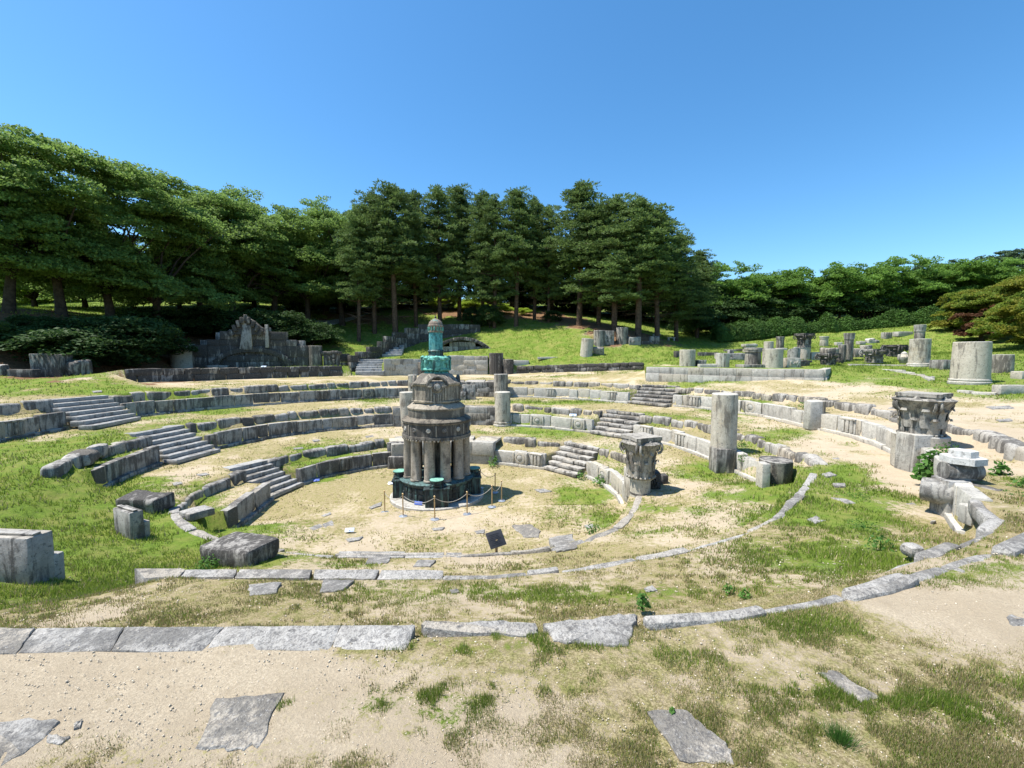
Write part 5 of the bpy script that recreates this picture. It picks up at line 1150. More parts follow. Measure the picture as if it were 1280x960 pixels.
# ------------------------------------------------------------------ stepped ruin on the left
def ruin():
    a, b = ond(215, 458, 44), ond(402, 458, 47); zb_ = min(zg1(*a[:2]), zg1(*b[:2])) - .1
    u = b - a; L = math.hypot(u[0], u[1]); ang = math.atan2(u[1], u[0]); c = (a + b) / 2
    o = thing('stepped_ruin', 'large stepped ruin of blackened, shade darkened blocks with a broken gable, before the dark bushes', 'ruin', (c[0], c[1], zb_), ang)
    s = L / 187.0                                                  # metres per photo pixel along the ruin
    def X(px): return (px - 308.5) * s
    def H(py): return (458.5 - py) * .0845 + .1
    mb = MB(); r = random.Random(3); k = 0
    prof = [(240,258,430.5),(258,274,424),(274,296,414),(296,303,413),(303,328,409),(328,336,413),(336,357,414),(357,370,424),(370,385,431)]
    rowz = [0, 1.15, 2.35, 3.0, 3.75]
    for x0, x1, yt in prof:
        zt = H(yt); lv = [q for q in rowz if q < zt - .35] + [zt]
        n = max(1, round((x1 - x0) * s / 1.2))
        for j in range(len(lv) - 1):
            for i in range(n):
                w = (x1 - x0) * s / n; xx = X(x0) + (i + .5) * w + (.12 if j % 2 else 0) * (n > 1)
                v, f = block(w - .012, .8, lv[j + 1] - lv[j] - .012, .025, .02, 900 + k, n=4); mb.xf(v, f, T(xx, .3 + r.uniform(-.03, .03), lv[j])); k += 1
    mb.build('block_courses', M['dark'], o, ang=35)  # dark stone is part staining, part tree shade put into the colour
    mb = MB()
    for x0, x1, yt in [(246,260,424.5),(265,275,415),(292,302,408.5),(370,378,424.5),(327,333,408.5)]:
        v, f = block((x1 - x0) * s, .7, H(yt), .03, .02, k); mb.xf(v, f, T(X((x0 + x1) / 2), 1.0, 0)); k += 1
    mb.build('rear_block', M['mid'], o, ang=35)
    mb = MB(); mb.add(*lathe(shaft_prof(1.1, 1.06, H(430)), 26, rough=.02, seed=3)); mb.build('end_drum', M['light'], o, (X(227), .35, 0))
    mb = MB(); mb.add(*lathe(shaft_prof(.72, .70, H(431.3)), 26, rough=.02, seed=5)); mb.build('end_drum', M['mid'], o, (X(393.5), .3, 0))
    # gable: broken curved top, with a pale panel
    mb = MB()
    pts = [(-2.05, 0), (-2.0, .8), (-1.5, 1.5), (-.95, 2.0), (-.72, 2.7), (-.35, 2.9), (-.2, 3.2), (.1, 3.25), (.35, 2.9), (.75, 2.6), (1.2, 2.05), (1.75, 1.4), (2.05, .8), (2.05, 0)]
    for y0, y1, q in ((.0, .55, 1.0),):
        n = len(pts); V = [(x * .72, y0 - .38, z * .58 + H(418)) for x, z in pts] + [(x * .72, y1, z * .575 + H(418)) for x, z in pts]
        mb.add(V, [tuple(range(n)), tuple(range(n, 2 * n))[::-1]] + [((i + 1) % n, i, n + i, n + (i + 1) % n) for i in range(n)])
    for i in range(9):
        t_ = i / 8; x = -1.2 + 2.4 * t_; z = 1.5 * (1 - abs(2 * t_ - 1) ** 1.3) + .35
        v, f = block(.34, .35, .7, .08, .05, 40 + i); mb.xf(v, f, T(x, -.48, H(418) + z - .5, 0, 0, (t_ - .5) * 1.0))
    mb.build('broken_gable', M['dark'], o, ang=40)
    mb = MB(); v, f = block(.85, .3, 2.5, .03, .02, 8); mb.xf(v, f, T(.05, -.28, H(436.5))); v, f = block(.35, .3, 2.7, .03, .02, 9); mb.xf(v, f, T(-.55, -.24, H(436), 0, 0, .16)); v, f = block(.35, .3, 2.4, .03, .02, 9); mb.xf(v, f, T(1.9, -.22, H(434))); mb.build('pale_panel', M['mid'], o, ang=35)
    mb = MB()                                                       # low arch relief at the foot
    for i in range(15):
        t_ = math.pi * (i + .5) / 15; v, f = block(.75, .28, .5, .03, .02, i); mb.xf(v, f, T(X(322) - .6 + 3.3 * math.cos(t_), -.22, .15 + 1.55 * math.sin(t_), 0, 0, -(t_ - math.pi / 2) * .55))
    for j in range(2):
        for i in range(5):
            v, f = block(1.05, .25, .62, .02, .015, i + j * 9); mb.xf(v, f, T(X(322) - .6 + (i - 2) * 1.07 * (1 - .1 * j), -.16, .05 + j * .64))
    mb.build('arch_relief', M['dark'], o, ang=35)
    mb = MB(); v, f = block(2.0, .5, .35, .03, .02, 8); mb.xf(v, f, T(X(272), -.5, 0)); mb.build('foot_slab', M['mid'], o)
    stone_block('rough stump of stacked dark stones right of the stepped ruin', 413, 458.5, 17, 19, 1.0, d=47, mat='dark', rnd=.1, amp=.1, relief=6, cuts=((0, 0, .85, 1.25, 1.1, .22),), group='carved stone fragments')
ruin()

# ------------------------------------------------------------------ stairs and stepped parapet on the hill
def hill():
    def flight(f0, f1, t0, t1, n, lab):
        A, B, C, D = ond(*f0), ond(*f1), ond(*t0), ond(*t1); z0 = min(A[2], B[2]); z1 = (C[2] + D[2]) / 2; mid = (A + B) / 2
        st = thing('stone_stairs', lab, 'stairs', (mid[0], mid[1], z0), 0, 'stone stairs climbing the hill')
        for j in range(n):
            f = j / n; p, q = A * (1 - f) + C * f, B * (1 - f) + D * f; m = (p + q) / 2; gz = zg1(m[0], m[1] + .1) - z0; L = math.hypot(*(q - p)[:2]); dep = math.hypot(*((C + D) / 2 - (A + B) / 2)[:2]) / n + .3
            h = (z1 - z0) / n; v, f_ = block(L, dep, h * (j + 1) + .3 if False else h + .25, .03, .02, j * 3 + int(f0[0])); mb = MB(); mb.xf(v, f_, T(m[0] - mid[0], m[1] - mid[1] + dep / 2, max(j * h, gz - h * .6) - .2, math.atan2((q - p)[1], (q - p)[0]))); mb.build('step', M['step'], st)
    flight((443, 467.5, 47), (479, 467, 47.6), (447, 450, 50.6), (478.5, 449, 51), 6, 'lower flight of grey stairs at the foot of the hill left of the ashlar wall')
    flight((476, 446, 54), (501, 444, 54.5), (482, 432, 58.5), (505, 432, 59), 5, 'upper flight of pale stairs climbing into the trees')
    mb = MB(); r = random.Random(8); k = 0
    runs = [((424, 455, 49), (437, 453, 49.6), 442), ((437, 464, 48.6), (446, 462, 49.4), 444), ((446, 458, 50), (463, 450, 52), 439.5), ((460, 450, 52), (474, 446, 54), 433.5), ((474, 446, 54), (484, 440, 56), 427), ((481, 441, 56), (492, 436, 57.4), 420.5), ((492, 436, 57.4), (507, 430, 59.5), 415.5), ((507, 430, 59.5), (523, 425, 61), 410), ((523, 423, 61.2), (560, 419, 62), 405.5), ((560, 419, 62), (600, 416, 63), 405.5)]
    for a, b, yt in runs:
        A, B = ond(*a), ond(*b); L = math.hypot(*(B - A)[:2]); ang = math.atan2((B - A)[1], (B - A)[0]); zt = (zat(yt, a[2]) + zat(yt, b[2])) / 2; zl = min(zg1(*A[:2]), zg1(*B[:2]), A[2], B[2]) - .4
        n = max(1, round(L / 1.5)); nc = max(1, round((zt - zl) / .8))
        for i in range(n):
            c = A + (B - A) * (i + .5) / n
            for j in range(nc):
                v, f = block(L / n - .015, .6, (zt - zl) / nc - .012, .03, .02, 1300 + k); mb.xf(v, f, T(c[0], c[1] + r.uniform(-.02, .02), zl + j * (zt - zl) / nc, ang)); k += 1
    tag(at_origin(mb.build('stepped_parapet', M['dark'], ang=35)), 'stepped parapet wall of grey blocks climbing the hill beside the stairs', 'wall')
    # flat arch in the slope
    d = 55; k_ = d / F; c = ond(578, 443, d); zb_ = c[2] - .25; o = thing('arch_niche', 'low segmental stone arch with a walled up face, set in the grass slope', 'arch', (c[0], c[1], zb_), R(-3))
    w, h = 40 * k_, 21.5 * k_; Rr = (w * w + h * h) / (2 * h); cz = h - Rr; half = math.asin(w / Rr)
    mb = MB(); n = 21
    for i in range(n):
        t_ = -half + (2 * half) * (i + .5) / n; v, f = block(2 * half * Rr / n - .012, .9, .42, .03, .015, i); mb.xf(v, f, T(Rr * math.sin(t_), .1, cz + (Rr - .08) * math.cos(t_) - .1, 0, 0, t_))
    mb.build('arch_ring', M['dark'], o, ang=35)
    mb = MB(); z = 0
    for j in range(3):
        hh_ = .62; half_w = math.sqrt(max(.1, (Rr - .15) ** 2 - (z + hh_ * .8 - cz) ** 2)); n2 = max(2, round(2 * half_w / 1.1))
        for i in range(n2):
            v, f = block(2 * half_w / n2 - .012, .5, hh_ - .012, .02, .012, 60 + j * 20 + i); mb.xf(v, f, T(-half_w + (i + .5) * 2 * half_w / n2, .25, z))
        z += hh_
    mb.build('infill_wall', M['mid'], o, ang=35)
    # grassed back of the arch
    mb = MB(); V = []; n = 16
    for q, (yy, dz) in enumerate(((.5, -.12), (2.0, -.1), (6.0, -.6))):
        for i in range(n + 1):
            t_ = -half + 2 * half * i / n; V.append((Rr * 1.0 * math.sin(t_), yy, cz + Rr * math.cos(t_) + dz))
    Fc = [(q * (n + 1) + i, q * (n + 1) + i + 1, (q + 1) * (n + 1) + i + 1, (q + 1) * (n + 1) + i) for q in range(2) for i in range(n)]
    mb.add(V, Fc); g = mb.build('grass_back', M['ground'], o); ca = g.data.color_attributes.new('cover', 'FLOAT_COLOR', 'POINT'); ca.data.foreach_set('color', np.tile([1, .6, 0, 1], len(g.data.vertices)).astype(np.float32))
    # paved path up in the wood
    P3 = [ond(*q) for q in ((384, 393, 66), (408, 389, 68), (430, 383, 71), (456, 376, 76), (462, 377.5, 77), (436, 386.5, 69.5), (410, 394, 65), (388, 397, 64))]
    mb = MB(); pl = [(p[0], p[1]) for p in P3]; ar = sum(pl[i][0] * pl[(i + 1) % 8][1] - pl[(i + 1) % 8][0] * pl[i][1] for i in range(8))
    zz = [zg1(*p[:2]) + .07 for p in P3]
    if ar < 0: pl = pl[::-1]; zz = zz[::-1]
    v, f = prism(pl, min(zz) - 1.0, zz); mb.add(v, f); o = mb.build('path', M['asphalt'], ang=20); o['kind'] = 'structure'; o['label'] = 'pale paved path climbing through the wood'
hill()

# ------------------------------------------------------------------ turf blades and gravel
def scatter():
    dg = bpy.context.evaluated_depsgraph_get(); dg.update()
    r = np.random.default_rng(11)
    def blades(n, d0, d1, name, lab, hmin, hmax, wk, green_only, mats):
        t = r.uniform(1 / d1, 1 / d0, n); d = 1 / t; u = r.uniform(-1.3, 1.3, n); x = u * d; y = d
        g, dr, b = cover(x, y); cl = np.clip(.42 + .7 * vn(x, y, 1.1, 77, 3) + .8 * vn(x, y, 6.0, 78, 3), 0, 1.6)
        pr = (g * 1.0 + (0 if green_only else np.where(d < 9, .85, .55) * dr)) * cl * (1 - b)
        k = r.uniform(0, 1, n) < pr; x, y, d, g = x[k], y[k], d[k], g[k]; z = zg(x, y)
        ok = np.zeros(len(x), bool); sc = SC; dn = Vector((0, 0, -1))
        for i in range(len(x)):
            h, loc, nn, fi, ob, mm = sc.ray_cast(dg, (x[i], y[i], z[i] + 1.6), dn, distance=1.75)
            if (not h) or ob.name.startswith('ground'): ok[i] = True
        x, y, d, g, z = x[ok], y[ok], d[ok], g[ok], z[ok]; m = len(x)
        hh = (hmin + (hmax - hmin) * g) * r.uniform(.5, 1.25, m) * np.clip(.6 + d / 14, .7, 1.6); w = np.maximum(.0035, d * wk) * r.uniform(.7, 1.3, m)
        a = r.uniform(0, 6.28, m); la = r.uniform(0, 6.28, m); ln = hh * r.uniform(.1, .9, m)
        B = np.stack([x, y, z - .025], -1); S_ = np.stack([np.cos(a) * w, np.sin(a) * w, 0 * w], -1); Tp = B + np.stack([np.cos(la) * ln, np.sin(la) * ln, hh + .025], -1)
        V = np.concatenate([B - S_, B + S_, Tp], 1).reshape(-1, 3); Fc = np.arange(3 * m).reshape(m, 3)
        me = fast_mesh(name, V, Fc, None, 3)
        for q in mats: me.materials.append(q)
        dry = (r.uniform(0, 1, m) > np.clip(g * 1.25, .16, .85)).astype(np.int32); me.polygons.foreach_set('material_index', dry)
        o = bpy.data.objects.new(name, me); COL.objects.link(o); o['kind'] = 'stuff'; o['label'] = lab; return m
    gm = leafmat('grass_blades', (.10, .165, .022), (.22, .29, .045), .35); dm = leafmat('dry_grass_blades', (.20, .165, .065), (.42, .36, .19), .2)
    n1 = blades(900000, 2.3, 34, 'grass', 'short patchy grass of the terraces and the sandy foreground', .018, .062, .0011, False, [gm, dm])
    n2 = blades(300000, 34, 78, 'lawn_grass', 'longer bright grass of the lawns and the slope beyond the rings', .04, .10, .0006, True, [gm, gm])
    # gravel
    n = 9000; t = r.uniform(1 / 9, 1 / 2.2, n); d = 1 / t; x = r.uniform(-1.3, 1.3, n) * d; y = d; z = zg(x, y); s = r.uniform(.002, .0065, n) * r.uniform(.7, 1.8, n) * np.clip(d / 3.2, .8, 2)
    o8 = np.array([(1, 0, 0), (-1, 0, 0), (0, 1, 0), (0, -1, 0), (0, 0, .7), (0, 0, -.7)], float); f8 = np.array([(0, 2, 4), (2, 1, 4), (1, 3, 4), (3, 0, 4), (2, 0, 5), (1, 2, 5), (3, 1, 5), (0, 3, 5)])
    V = (o8[None] * r.uniform(.6, 1.4, (n, 6, 1)) * s[:, None, None]); a = r.uniform(0, 6.28, n); ca, sa = np.cos(a)[:, None], np.sin(a)[:, None]
    V = np.stack([V[:, :, 0] * ca - V[:, :, 1] * sa, V[:, :, 0] * sa + V[:, :, 1] * ca, V[:, :, 2]], -1) + np.stack([x, y, z - .004], -1)[:, None]
    me = fast_mesh('gravel', V.reshape(-1, 3), (f8[None] + np.arange(n)[:, None, None] * 6).reshape(-1, 3), plain('gravel_stone', (.50, .43, .33), .9, 0, .45, 40), 3)
    o = bpy.data.objects.new('gravel', me); COL.objects.link(o); o['kind'] = 'stuff'; o['label'] = 'loose gravel grains on the sandy foreground'
    print('blades', n1, n2)
scatter()
# ------------------------------------------------------------------ foliage
def leaf_quads(P, N, size, r, aspect=.6):
    """one rhomb leaf (or spray of leaves) per point P, facing about N"""
    n = len(P); N = N / (np.linalg.norm(N, axis=1, keepdims=True) + 1e-9); A = r.normal(size=(n, 3)); U = np.cross(N, A); U /= np.linalg.norm(U, axis=1, keepdims=True) + 1e-9; Wv = np.cross(N, U)
    s = (size * r.uniform(.6, 1.35, n))[:, None]
    V = np.stack([P - U * s, P - Wv * s * aspect + N * s * .12, P + U * s, P + Wv * s * aspect + N * s * .12], 1)
    return V.reshape(-1, 3), np.arange(4 * n).reshape(n, 4)
def crown_pads(r, npad, H, Rm, z0, prof, a0, a1, flat, per, size, shell=.45, tilt=.55, up=.8, nl=30, umax=.9):
    P, N, cs = [], [], []
    lobes = []
    for i in range(nl):
        u = r.uniform(0, umax) ** up; R_ = Rm * prof(u); q = R_ * math.sqrt(r.uniform(shell * .6, 1)) * .82; a = i * 2.4 + r.uniform(-.5, .5); lobes.append((np.array([q * math.cos(a), q * math.sin(a), z0 + (H - z0) * (.08 + .82 * u)]), r.uniform(.26, .42) * Rm))
    for i in range(npad):
        lc, lr = lobes[i % len(lobes)]; g = r.normal(size=3); g /= np.linalg.norm(g); g[2] = abs(g[2]) * 1.15 - .35
        c = lc + g * lr * r.uniform(.55, 1.0) * [1, 1, .62]; c[2] = max(c[2], z0 * .8); a = math.atan2(c[1], c[0]); A = r.uniform(a0, a1) * Rm; tx, ty = r.normal(size=2) * .22; k = int(per * (A / (a1 * Rm)) ** 2) + 12
        g = r.normal(size=(k, 3)) * [1, 1, 1]; g /= np.linalg.norm(g, axis=1, keepdims=True); g *= r.uniform(.15, 1, (k, 1)) ** .45
        g[:, 2] = np.where(g[:, 2] < 0, g[:, 2] * .45, g[:, 2])
        p = c + g * [A, A, A * flat]; p[:, 2] -= ((p[:, 0] - c[0]) * math.cos(a) + (p[:, 1] - c[1]) * math.sin(a)) * .16; p[:, 2] += (p[:, 0] - c[0]) * tx + (p[:, 1] - c[1]) * ty
        n_ = np.array([0, 0, 1.0]) + r.normal(size=(k, 3)) * tilt + np.array([math.cos(a), math.sin(a), 0]) * .25
        P.append(p); N.append(n_); cs.append(c)
    P, N = np.concatenate(P), np.concatenate(N); V, Fc = leaf_quads(P, N, size, r); return V, Fc, cs
def limbs(r, cs, H, rad, fork, n, lean=.3, sink=.6):
    mb = MB(); top = np.array([r.uniform(-.02, .02) * H, r.uniform(-.02, .02) * H, fork * H])
    mb.add(*tube([(0, 0, -sink), (0, 0, .0), top * [.4, .4, .5], top], [rad * 1.5, rad * 1.25, rad, rad * .85], 9))
    pick = r.permutation(len(cs))[:n]
    for i in pick:
        c = cs[i]; m = top * .55 + c * .45; m[2] += .04 * H; m[:2] += r.normal(size=2) * .02 * H
        q = top * .25 + m * .75; k = .5 * rad
        mb.add(*tube([top - [0, 0, rad], (top + q) / 2 + r.normal(size=3) * .012 * H, q, m, c], [k, k * .85, k * .65, k * .5, k * .15], 6))
    return mb
class Kind:                                # one mesh pair (trunk, crown), reused by every tree of the kind
    def __init__(s, trunk, tm, V, Fc, lm, H):
        t = trunk.build('trunk', M[tm], ang=60); s.tm = t.data; bpy.data.objects.remove(t); s.cm = fast_mesh('crown', V, Fc, M[lm], 4); s.H = H
    def plant(s, name, lab, group, p, h, sx=1.0, rot=0, crown='crown', trunk='trunk'):
        o = thing(name, lab, 'tree' if 'tree' in name or name in ('pine', 'zelkova', 'maple') else 'bush', tuple(p), rot, group); k = h / s.H
        for nm, me in ((trunk, s.tm), (crown, s.cm)):
            c = bpy.data.objects.new(nm, me); COL.objects.link(c); c.parent = o
        o.scale = (k * sx, k * sx, k); return o
def mk_zelkova(seed, mat='zelk', H=18, Rm=7.6, z0=1.5, npad=320, per=330, size=.13):
    r = np.random.default_rng(seed); prof = lambda u: (1 - .12 * (1 - u)) * math.sqrt(max(.05, 1 - (max(0, u - .35) / .70) ** 2.2)) * r.uniform(.82, 1.12)
    V, Fc, cs = crown_pads(r, npad, H, Rm, z0, prof, .08, .20, .42, per, size, up=.95, nl=34, tilt=.75); return Kind(limbs(r, cs, H, .36, .2, 16), 'bark', V, Fc, mat, H)
def mk_round(seed, mat, H=11, Rm=5.5, z0=1.6, npad=190, per=220, size=.14, flat=.30, fork=.14, rad=.25):
    r = np.random.default_rng(seed); prof = lambda u: math.sqrt(max(.06, 1 - (abs(u - .32) / .72) ** 2.2)) if u > .32 else .82 + .18 * u / .32
    V, Fc, cs = crown_pads(r, npad, H, Rm, z0, prof, .10, .22, flat * 1.4, per, size, up=1.25, umax=.82, tilt=.7); return Kind(limbs(r, cs, H, rad, fork, 12), 'bark', V, Fc, mat, H)
def mk_pine(seed, H=18, Rm=3.6, z0=6.0, ncl=210, per=70, conic=.35):
    r = np.random.default_rng(seed); P, N, cs = [], [], []
    nb = 26
    for i in range(nb):
        u = (i + r.uniform(-.4, .4)) / nb; u = min(max(u, 0), .985); z = z0 + (H - z0 - .6) * u; R_ = Rm * ((1 - u) ** .38 * (1 - conic) + conic * (1 - u) ** .8) * (.75 + .25 * min(1, u * 5)) + .30
        for j in range(r.integers(4, 7)):
            a = r.uniform(0, 6.28); L = R_ * r.uniform(.55, 1.1)
            for q in np.linspace(.35, 1.0, max(2, int(L / .7))):
                c = np.array([L * q * math.cos(a), L * q * math.sin(a), z + L * q * r.uniform(-.05, .32) + r.normal() * .22]) + r.normal(size=3) * [.15, .15, .05]; cs.append(c)
                k = per; g = r.normal(size=(k, 3)); g /= np.linalg.norm(g, axis=1, keepdims=True); g[:, 2] = np.abs(g[:, 2]) * .8 - .15; q_ = r.uniform(.2, 1, (k, 1)) ** .6
                P.append(c + g * q_ * [.62, .62, .48]); N.append(g)
    for i in range(5):
        c = np.array([0, 0, H - .15 - i * .28]); k = per; g = r.normal(size=(k, 3)); g /= np.linalg.norm(g, axis=1, keepdims=True); P.append(c + g * r.uniform(.2, 1, (k, 1)) * [.42 + .12 * i, .42 + .12 * i, .42]); N.append(g)
    P, N = np.concatenate(P), np.concatenate(N); n = len(P)
    D = N + r.normal(size=(n, 3)) * .35 + [0, 0, .35]; D /= np.linalg.norm(D, axis=1, keepdims=True); S_ = np.cross(D, r.normal(size=(n, 3))); S_ /= np.linalg.norm(S_, axis=1, keepdims=True)
    l = r.uniform(.14, .30, (n, 1)); w = .055
    V = np.stack([P - S_ * w * .5, P + S_ * w * .5, P + D * l + S_ * w, P + D * l - S_ * w], 1).reshape(-1, 3); Fc = np.arange(4 * n).reshape(n, 4)
    mb = MB(); mb.add(*tube([(0, 0, -.8), (0, 0, 0), (r.uniform(-.2, .2), r.uniform(-.2, .2), H * .5), (0, 0, H - .3)], [.33, .28, .2, .03], 9))
    for i in r.permutation(len(cs))[:60]:
        c = cs[i]; mb.add(*tube([(0, 0, c[2] - .1 * np.hypot(c[0], c[1])), c * [.5, .5, 1] - [0, 0, .04], c], [.06, .045, .02], 5))
    for i in range(14):                    # dead lower branches
        a = r.uniform(0, 6.28); z = r.uniform(2.2, z0 + 1); L = r.uniform(.8, 2.2); mb.add(*tube([(0, 0, z), (L * math.cos(a), L * math.sin(a), z + L * r.uniform(-.1, .3))], [.045, .015], 4))
    return Kind(mb, 'pbark', V, Fc, 'pine', H)
def mk_bush(seed, mat, H=3.0, Rm=2.4, npad=70, per=300, size=.085):
    r = np.random.default_rng(seed); prof = lambda u: math.sqrt(max(.05, 1 - (u * .97) ** 2.4))
    V, Fc, cs = crown_pads(r, npad, H * .93, Rm, .1, prof, .22, .40, .5, per, size, shell=.35, tilt=.7); return Kind(limbs(r, cs, H, .07, .15, 8, sink=.3), 'bark', V, Fc, mat, H)
ZK = [mk_zelkova(s_) for s_ in (1, 2, 3, 4)]
PK = [mk_pine(s_, Rm=rm, z0=z_, conic=c_) for s_, rm, z_, c_ in ((11, 3.5, 5.8, .3), (12, 4.3, 3.8, .45), (13, 3.2, 7.2, .2))]
BK = [mk_round(s_, 'zelk2', H=11, Rm=6, npad=210, per=200, size=.15) for s_ in (21, 22)]
MK = [mk_round(31, 'maple', H=7, Rm=4.6, z0=.3, npad=240, per=260, size=.12, flat=.3), mk_round(32, 'maple', H=7, Rm=4.6, z0=.3, npad=240, per=260, size=.12, flat=.3)]
RK = mk_round(33, 'redmaple', H=6, Rm=3.4, z0=.5, npad=120, per=260, size=.13, flat=.26)
DB = [mk_bush(41, 'dbush'), mk_bush(42, 'dbush')]
YB = mk_bush(43, 'ybush')
ORD = ['first', 'second', 'third', 'fourth', 'fifth', 'sixth', 'seventh', 'eighth', 'ninth', 'tenth', 'eleventh', 'twelfth', 'thirteenth', 'fourteenth', 'fifteenth', 'sixteenth', 'seventeenth', 'eighteenth', 'nineteenth', 'twentieth']
def row(kinds, name, lab, group, spots, crown='crown'):
    for i, s_ in enumerate(spots):
        px, d, top = s_[:3]; sx = s_[3] if len(s_) > 3 else 1.0
        p = ond(px, 400, d); z = zg1(p[0], p[1]); h = zat(top, d) - z
        K = kinds[i % len(kinds)]; K.plant(name, lab % ORD[i], group, (p[0], p[1], z), h, sx * (K.H / h) ** .35 if h < K.H else sx, random.uniform(0, 6.28))
row(ZK, 'zelkova', 'tall dark zelkova with layered sprays, %s from the left in the row behind the bushes', 'zelkovas on the left', [(-75,36,128,1.0), (12,38,134,1.05), (78,41,152,1.05), (140,45,178,1.05), (196,48,202,1.05), (252,55,226,1.0), (292,58,212,1.05), (343,62,226,1.05), (385,64,240,1.0), (428,66,240,.95)])
row(PK, 'pine', 'dark green pine with bare lower trunk, %s from the left along the wood edge', 'pines along the wood edge', [(448,59,262,1.0), (468,62,240,1.1), (494,61,232,1.3), (520,66,240,1.0), (550,66,234,1.1), (574,69,234,1.1), (604,66,240,1.0), (618,64,246,1.0), (645,64,238,1.15), (668,68,248,1.0), (686,66,258,.9), (724,62,230,1.45), (748,63,256,1.3), (768,58,246,1.5), (798,56,250,1.6), (822,58,268,1.4), (846,61,292,1.3), (872,65,314,1.2)])
row(BK, 'broadleaf_tree', 'bright green spreading tree, %s from the left in the row behind the right hedge', 'spreading trees behind the right hedge', [(900,75,318), (932,78,325), (968,75,330), (1008,74,310), (1048,74,319), (1086,74,312), (1122,73,310), (1156,73,319), (1190,70,316), (1222,69,310), (1256,68,314)])
row(BK, 'broadleaf_tree', 'shaded broadleaf tree deep in the wood, %s from the left behind the pines', 'trees deep in the wood', [(425,76,262), (470,80,270), (520,84,262), (592,86,300), (640,84,275), (690,82,280), (745,80,280), (800,78,290), (850,80,318), (910,84,345), (980,82,345), (1060,82,345), (1130,80,345)])
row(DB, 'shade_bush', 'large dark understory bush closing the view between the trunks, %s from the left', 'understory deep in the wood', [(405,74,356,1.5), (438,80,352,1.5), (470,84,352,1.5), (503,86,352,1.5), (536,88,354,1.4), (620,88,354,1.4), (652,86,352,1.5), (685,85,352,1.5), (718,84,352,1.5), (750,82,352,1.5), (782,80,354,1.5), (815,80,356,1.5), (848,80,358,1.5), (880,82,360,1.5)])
row(MK, 'maple', 'low yellow green maple, %s from the left of those right of the sand path', 'maples at the right edge', [(1222,51,352,.95), (1262,49,340,1.0), (1312,46,326,1.1), (1296,40,352,.9)])
row([RK], 'maple', '%s and only dark red maple, in front of the yellow green ones', 'red maples', [(1228,47,372,.85)])
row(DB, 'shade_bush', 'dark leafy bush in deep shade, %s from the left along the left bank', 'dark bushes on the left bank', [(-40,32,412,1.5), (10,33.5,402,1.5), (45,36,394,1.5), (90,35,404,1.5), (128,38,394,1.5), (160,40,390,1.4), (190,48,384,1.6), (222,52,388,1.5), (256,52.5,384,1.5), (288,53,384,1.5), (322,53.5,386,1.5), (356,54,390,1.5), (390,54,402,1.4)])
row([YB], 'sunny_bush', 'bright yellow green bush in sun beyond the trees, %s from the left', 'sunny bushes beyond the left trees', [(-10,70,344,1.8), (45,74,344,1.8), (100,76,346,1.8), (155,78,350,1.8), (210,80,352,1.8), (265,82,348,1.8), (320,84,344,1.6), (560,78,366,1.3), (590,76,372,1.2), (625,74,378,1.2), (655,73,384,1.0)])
row([mk_round(24, 'zelk', H=9, Rm=5.5, z0=.8, npad=200, per=220, size=.14)], 'broadleaf_tree', 'low dark tree filling the gap between zelkova trunks, %s from the left', 'low trees between the zelkovas', [(45,50,300,1.1), (108,54,296,1.1), (168,58,300,1.1), (225,62,305,1.1), (275,68,300,1.1), (318,72,296,1.1), (362,74,300,1.1), (408,78,296,1.1)])
row([DB[0]], 'shade_bush', 'low green bush under the pines, %s from the left', 'undergrowth under the pines', [(590,66,384,.8), (612,64,380,.8), (690,66,388,.9), (870,66,384,1.1), (905,73,372,1.4), (945,76,368,1.4), (985,75,368,1.4), (1030,74,366,1.4), (1080,74,366,1.4), (1130,73,366,1.4), (1180,70,362,1.4)])
row([mk_round(51, 'hillwood', H=14, Rm=7, npad=90, per=90, size=.3)], 'hill_tree', 'hazy green tree on the far hill at the right, %s from the left', 'trees on the far hill', [(1165,125,318,1.2), (1215,130,322,1.2), (1248,130,306,1.2), (1275,125,298,1.2), (1310,120,296,1.3), (1345,115,300,1.3)])
def hedge(pts, lab, H, Wd, seed, n):
    r = np.random.default_rng(seed); P3 = np.array([ond(*p) for p in pts]); P3[:, 2] = zg(P3[:, 0], P3[:, 1]); s = np.concatenate([[0], np.cumsum(np.linalg.norm(np.diff(P3[:, :2], axis=0), axis=1))])
    t = r.uniform(0, s[-1], n); c = np.stack([np.interp(t, s, P3[:, a]) for a in range(3)], -1); lump = .80 + .30 * vn(c[:, 0], c[:, 1], .7, seed, 3)
    a = r.uniform(-.15, math.pi + .15, n); q = r.uniform(.55, 1, n) ** .5 * lump; P = c + np.stack([0 * a, -np.cos(a) * Wd * q, np.abs(np.sin(a)) * H * q], -1); P[:, 2] = np.maximum(P[:, 2], c[:, 2] - .1); P += r.normal(size=(n, 3)) * np.where(r.uniform(0, 1, (n, 1)) > .93, .30, .08)
    N = np.stack([0 * a, -np.cos(a), np.sin(a)], -1) + r.normal(size=(n, 3)) * .6; V, Fc = leaf_quads(P, N, .105, r); o = bpy.data.objects.new('hedge', fast_mesh('hedge', V, Fc, M['hedge'], 4)); COL.objects.link(o); at_origin(o); tag(o, lab, 'hedge')
hedge([(893, 418, 62), (925, 417, 62.5), (960, 416, 63.5)], 'rounded end of the long green hedge below the pines', 3.0, 2.2, 5, 40000)
hedge([(955, 416.5, 64), (1010, 415, 64), (1060, 413, 63), (1110, 408, 61), (1172, 402, 58)], 'long clipped green hedge behind the lawn of fragments', 2.5, 1.6, 6, 75000)
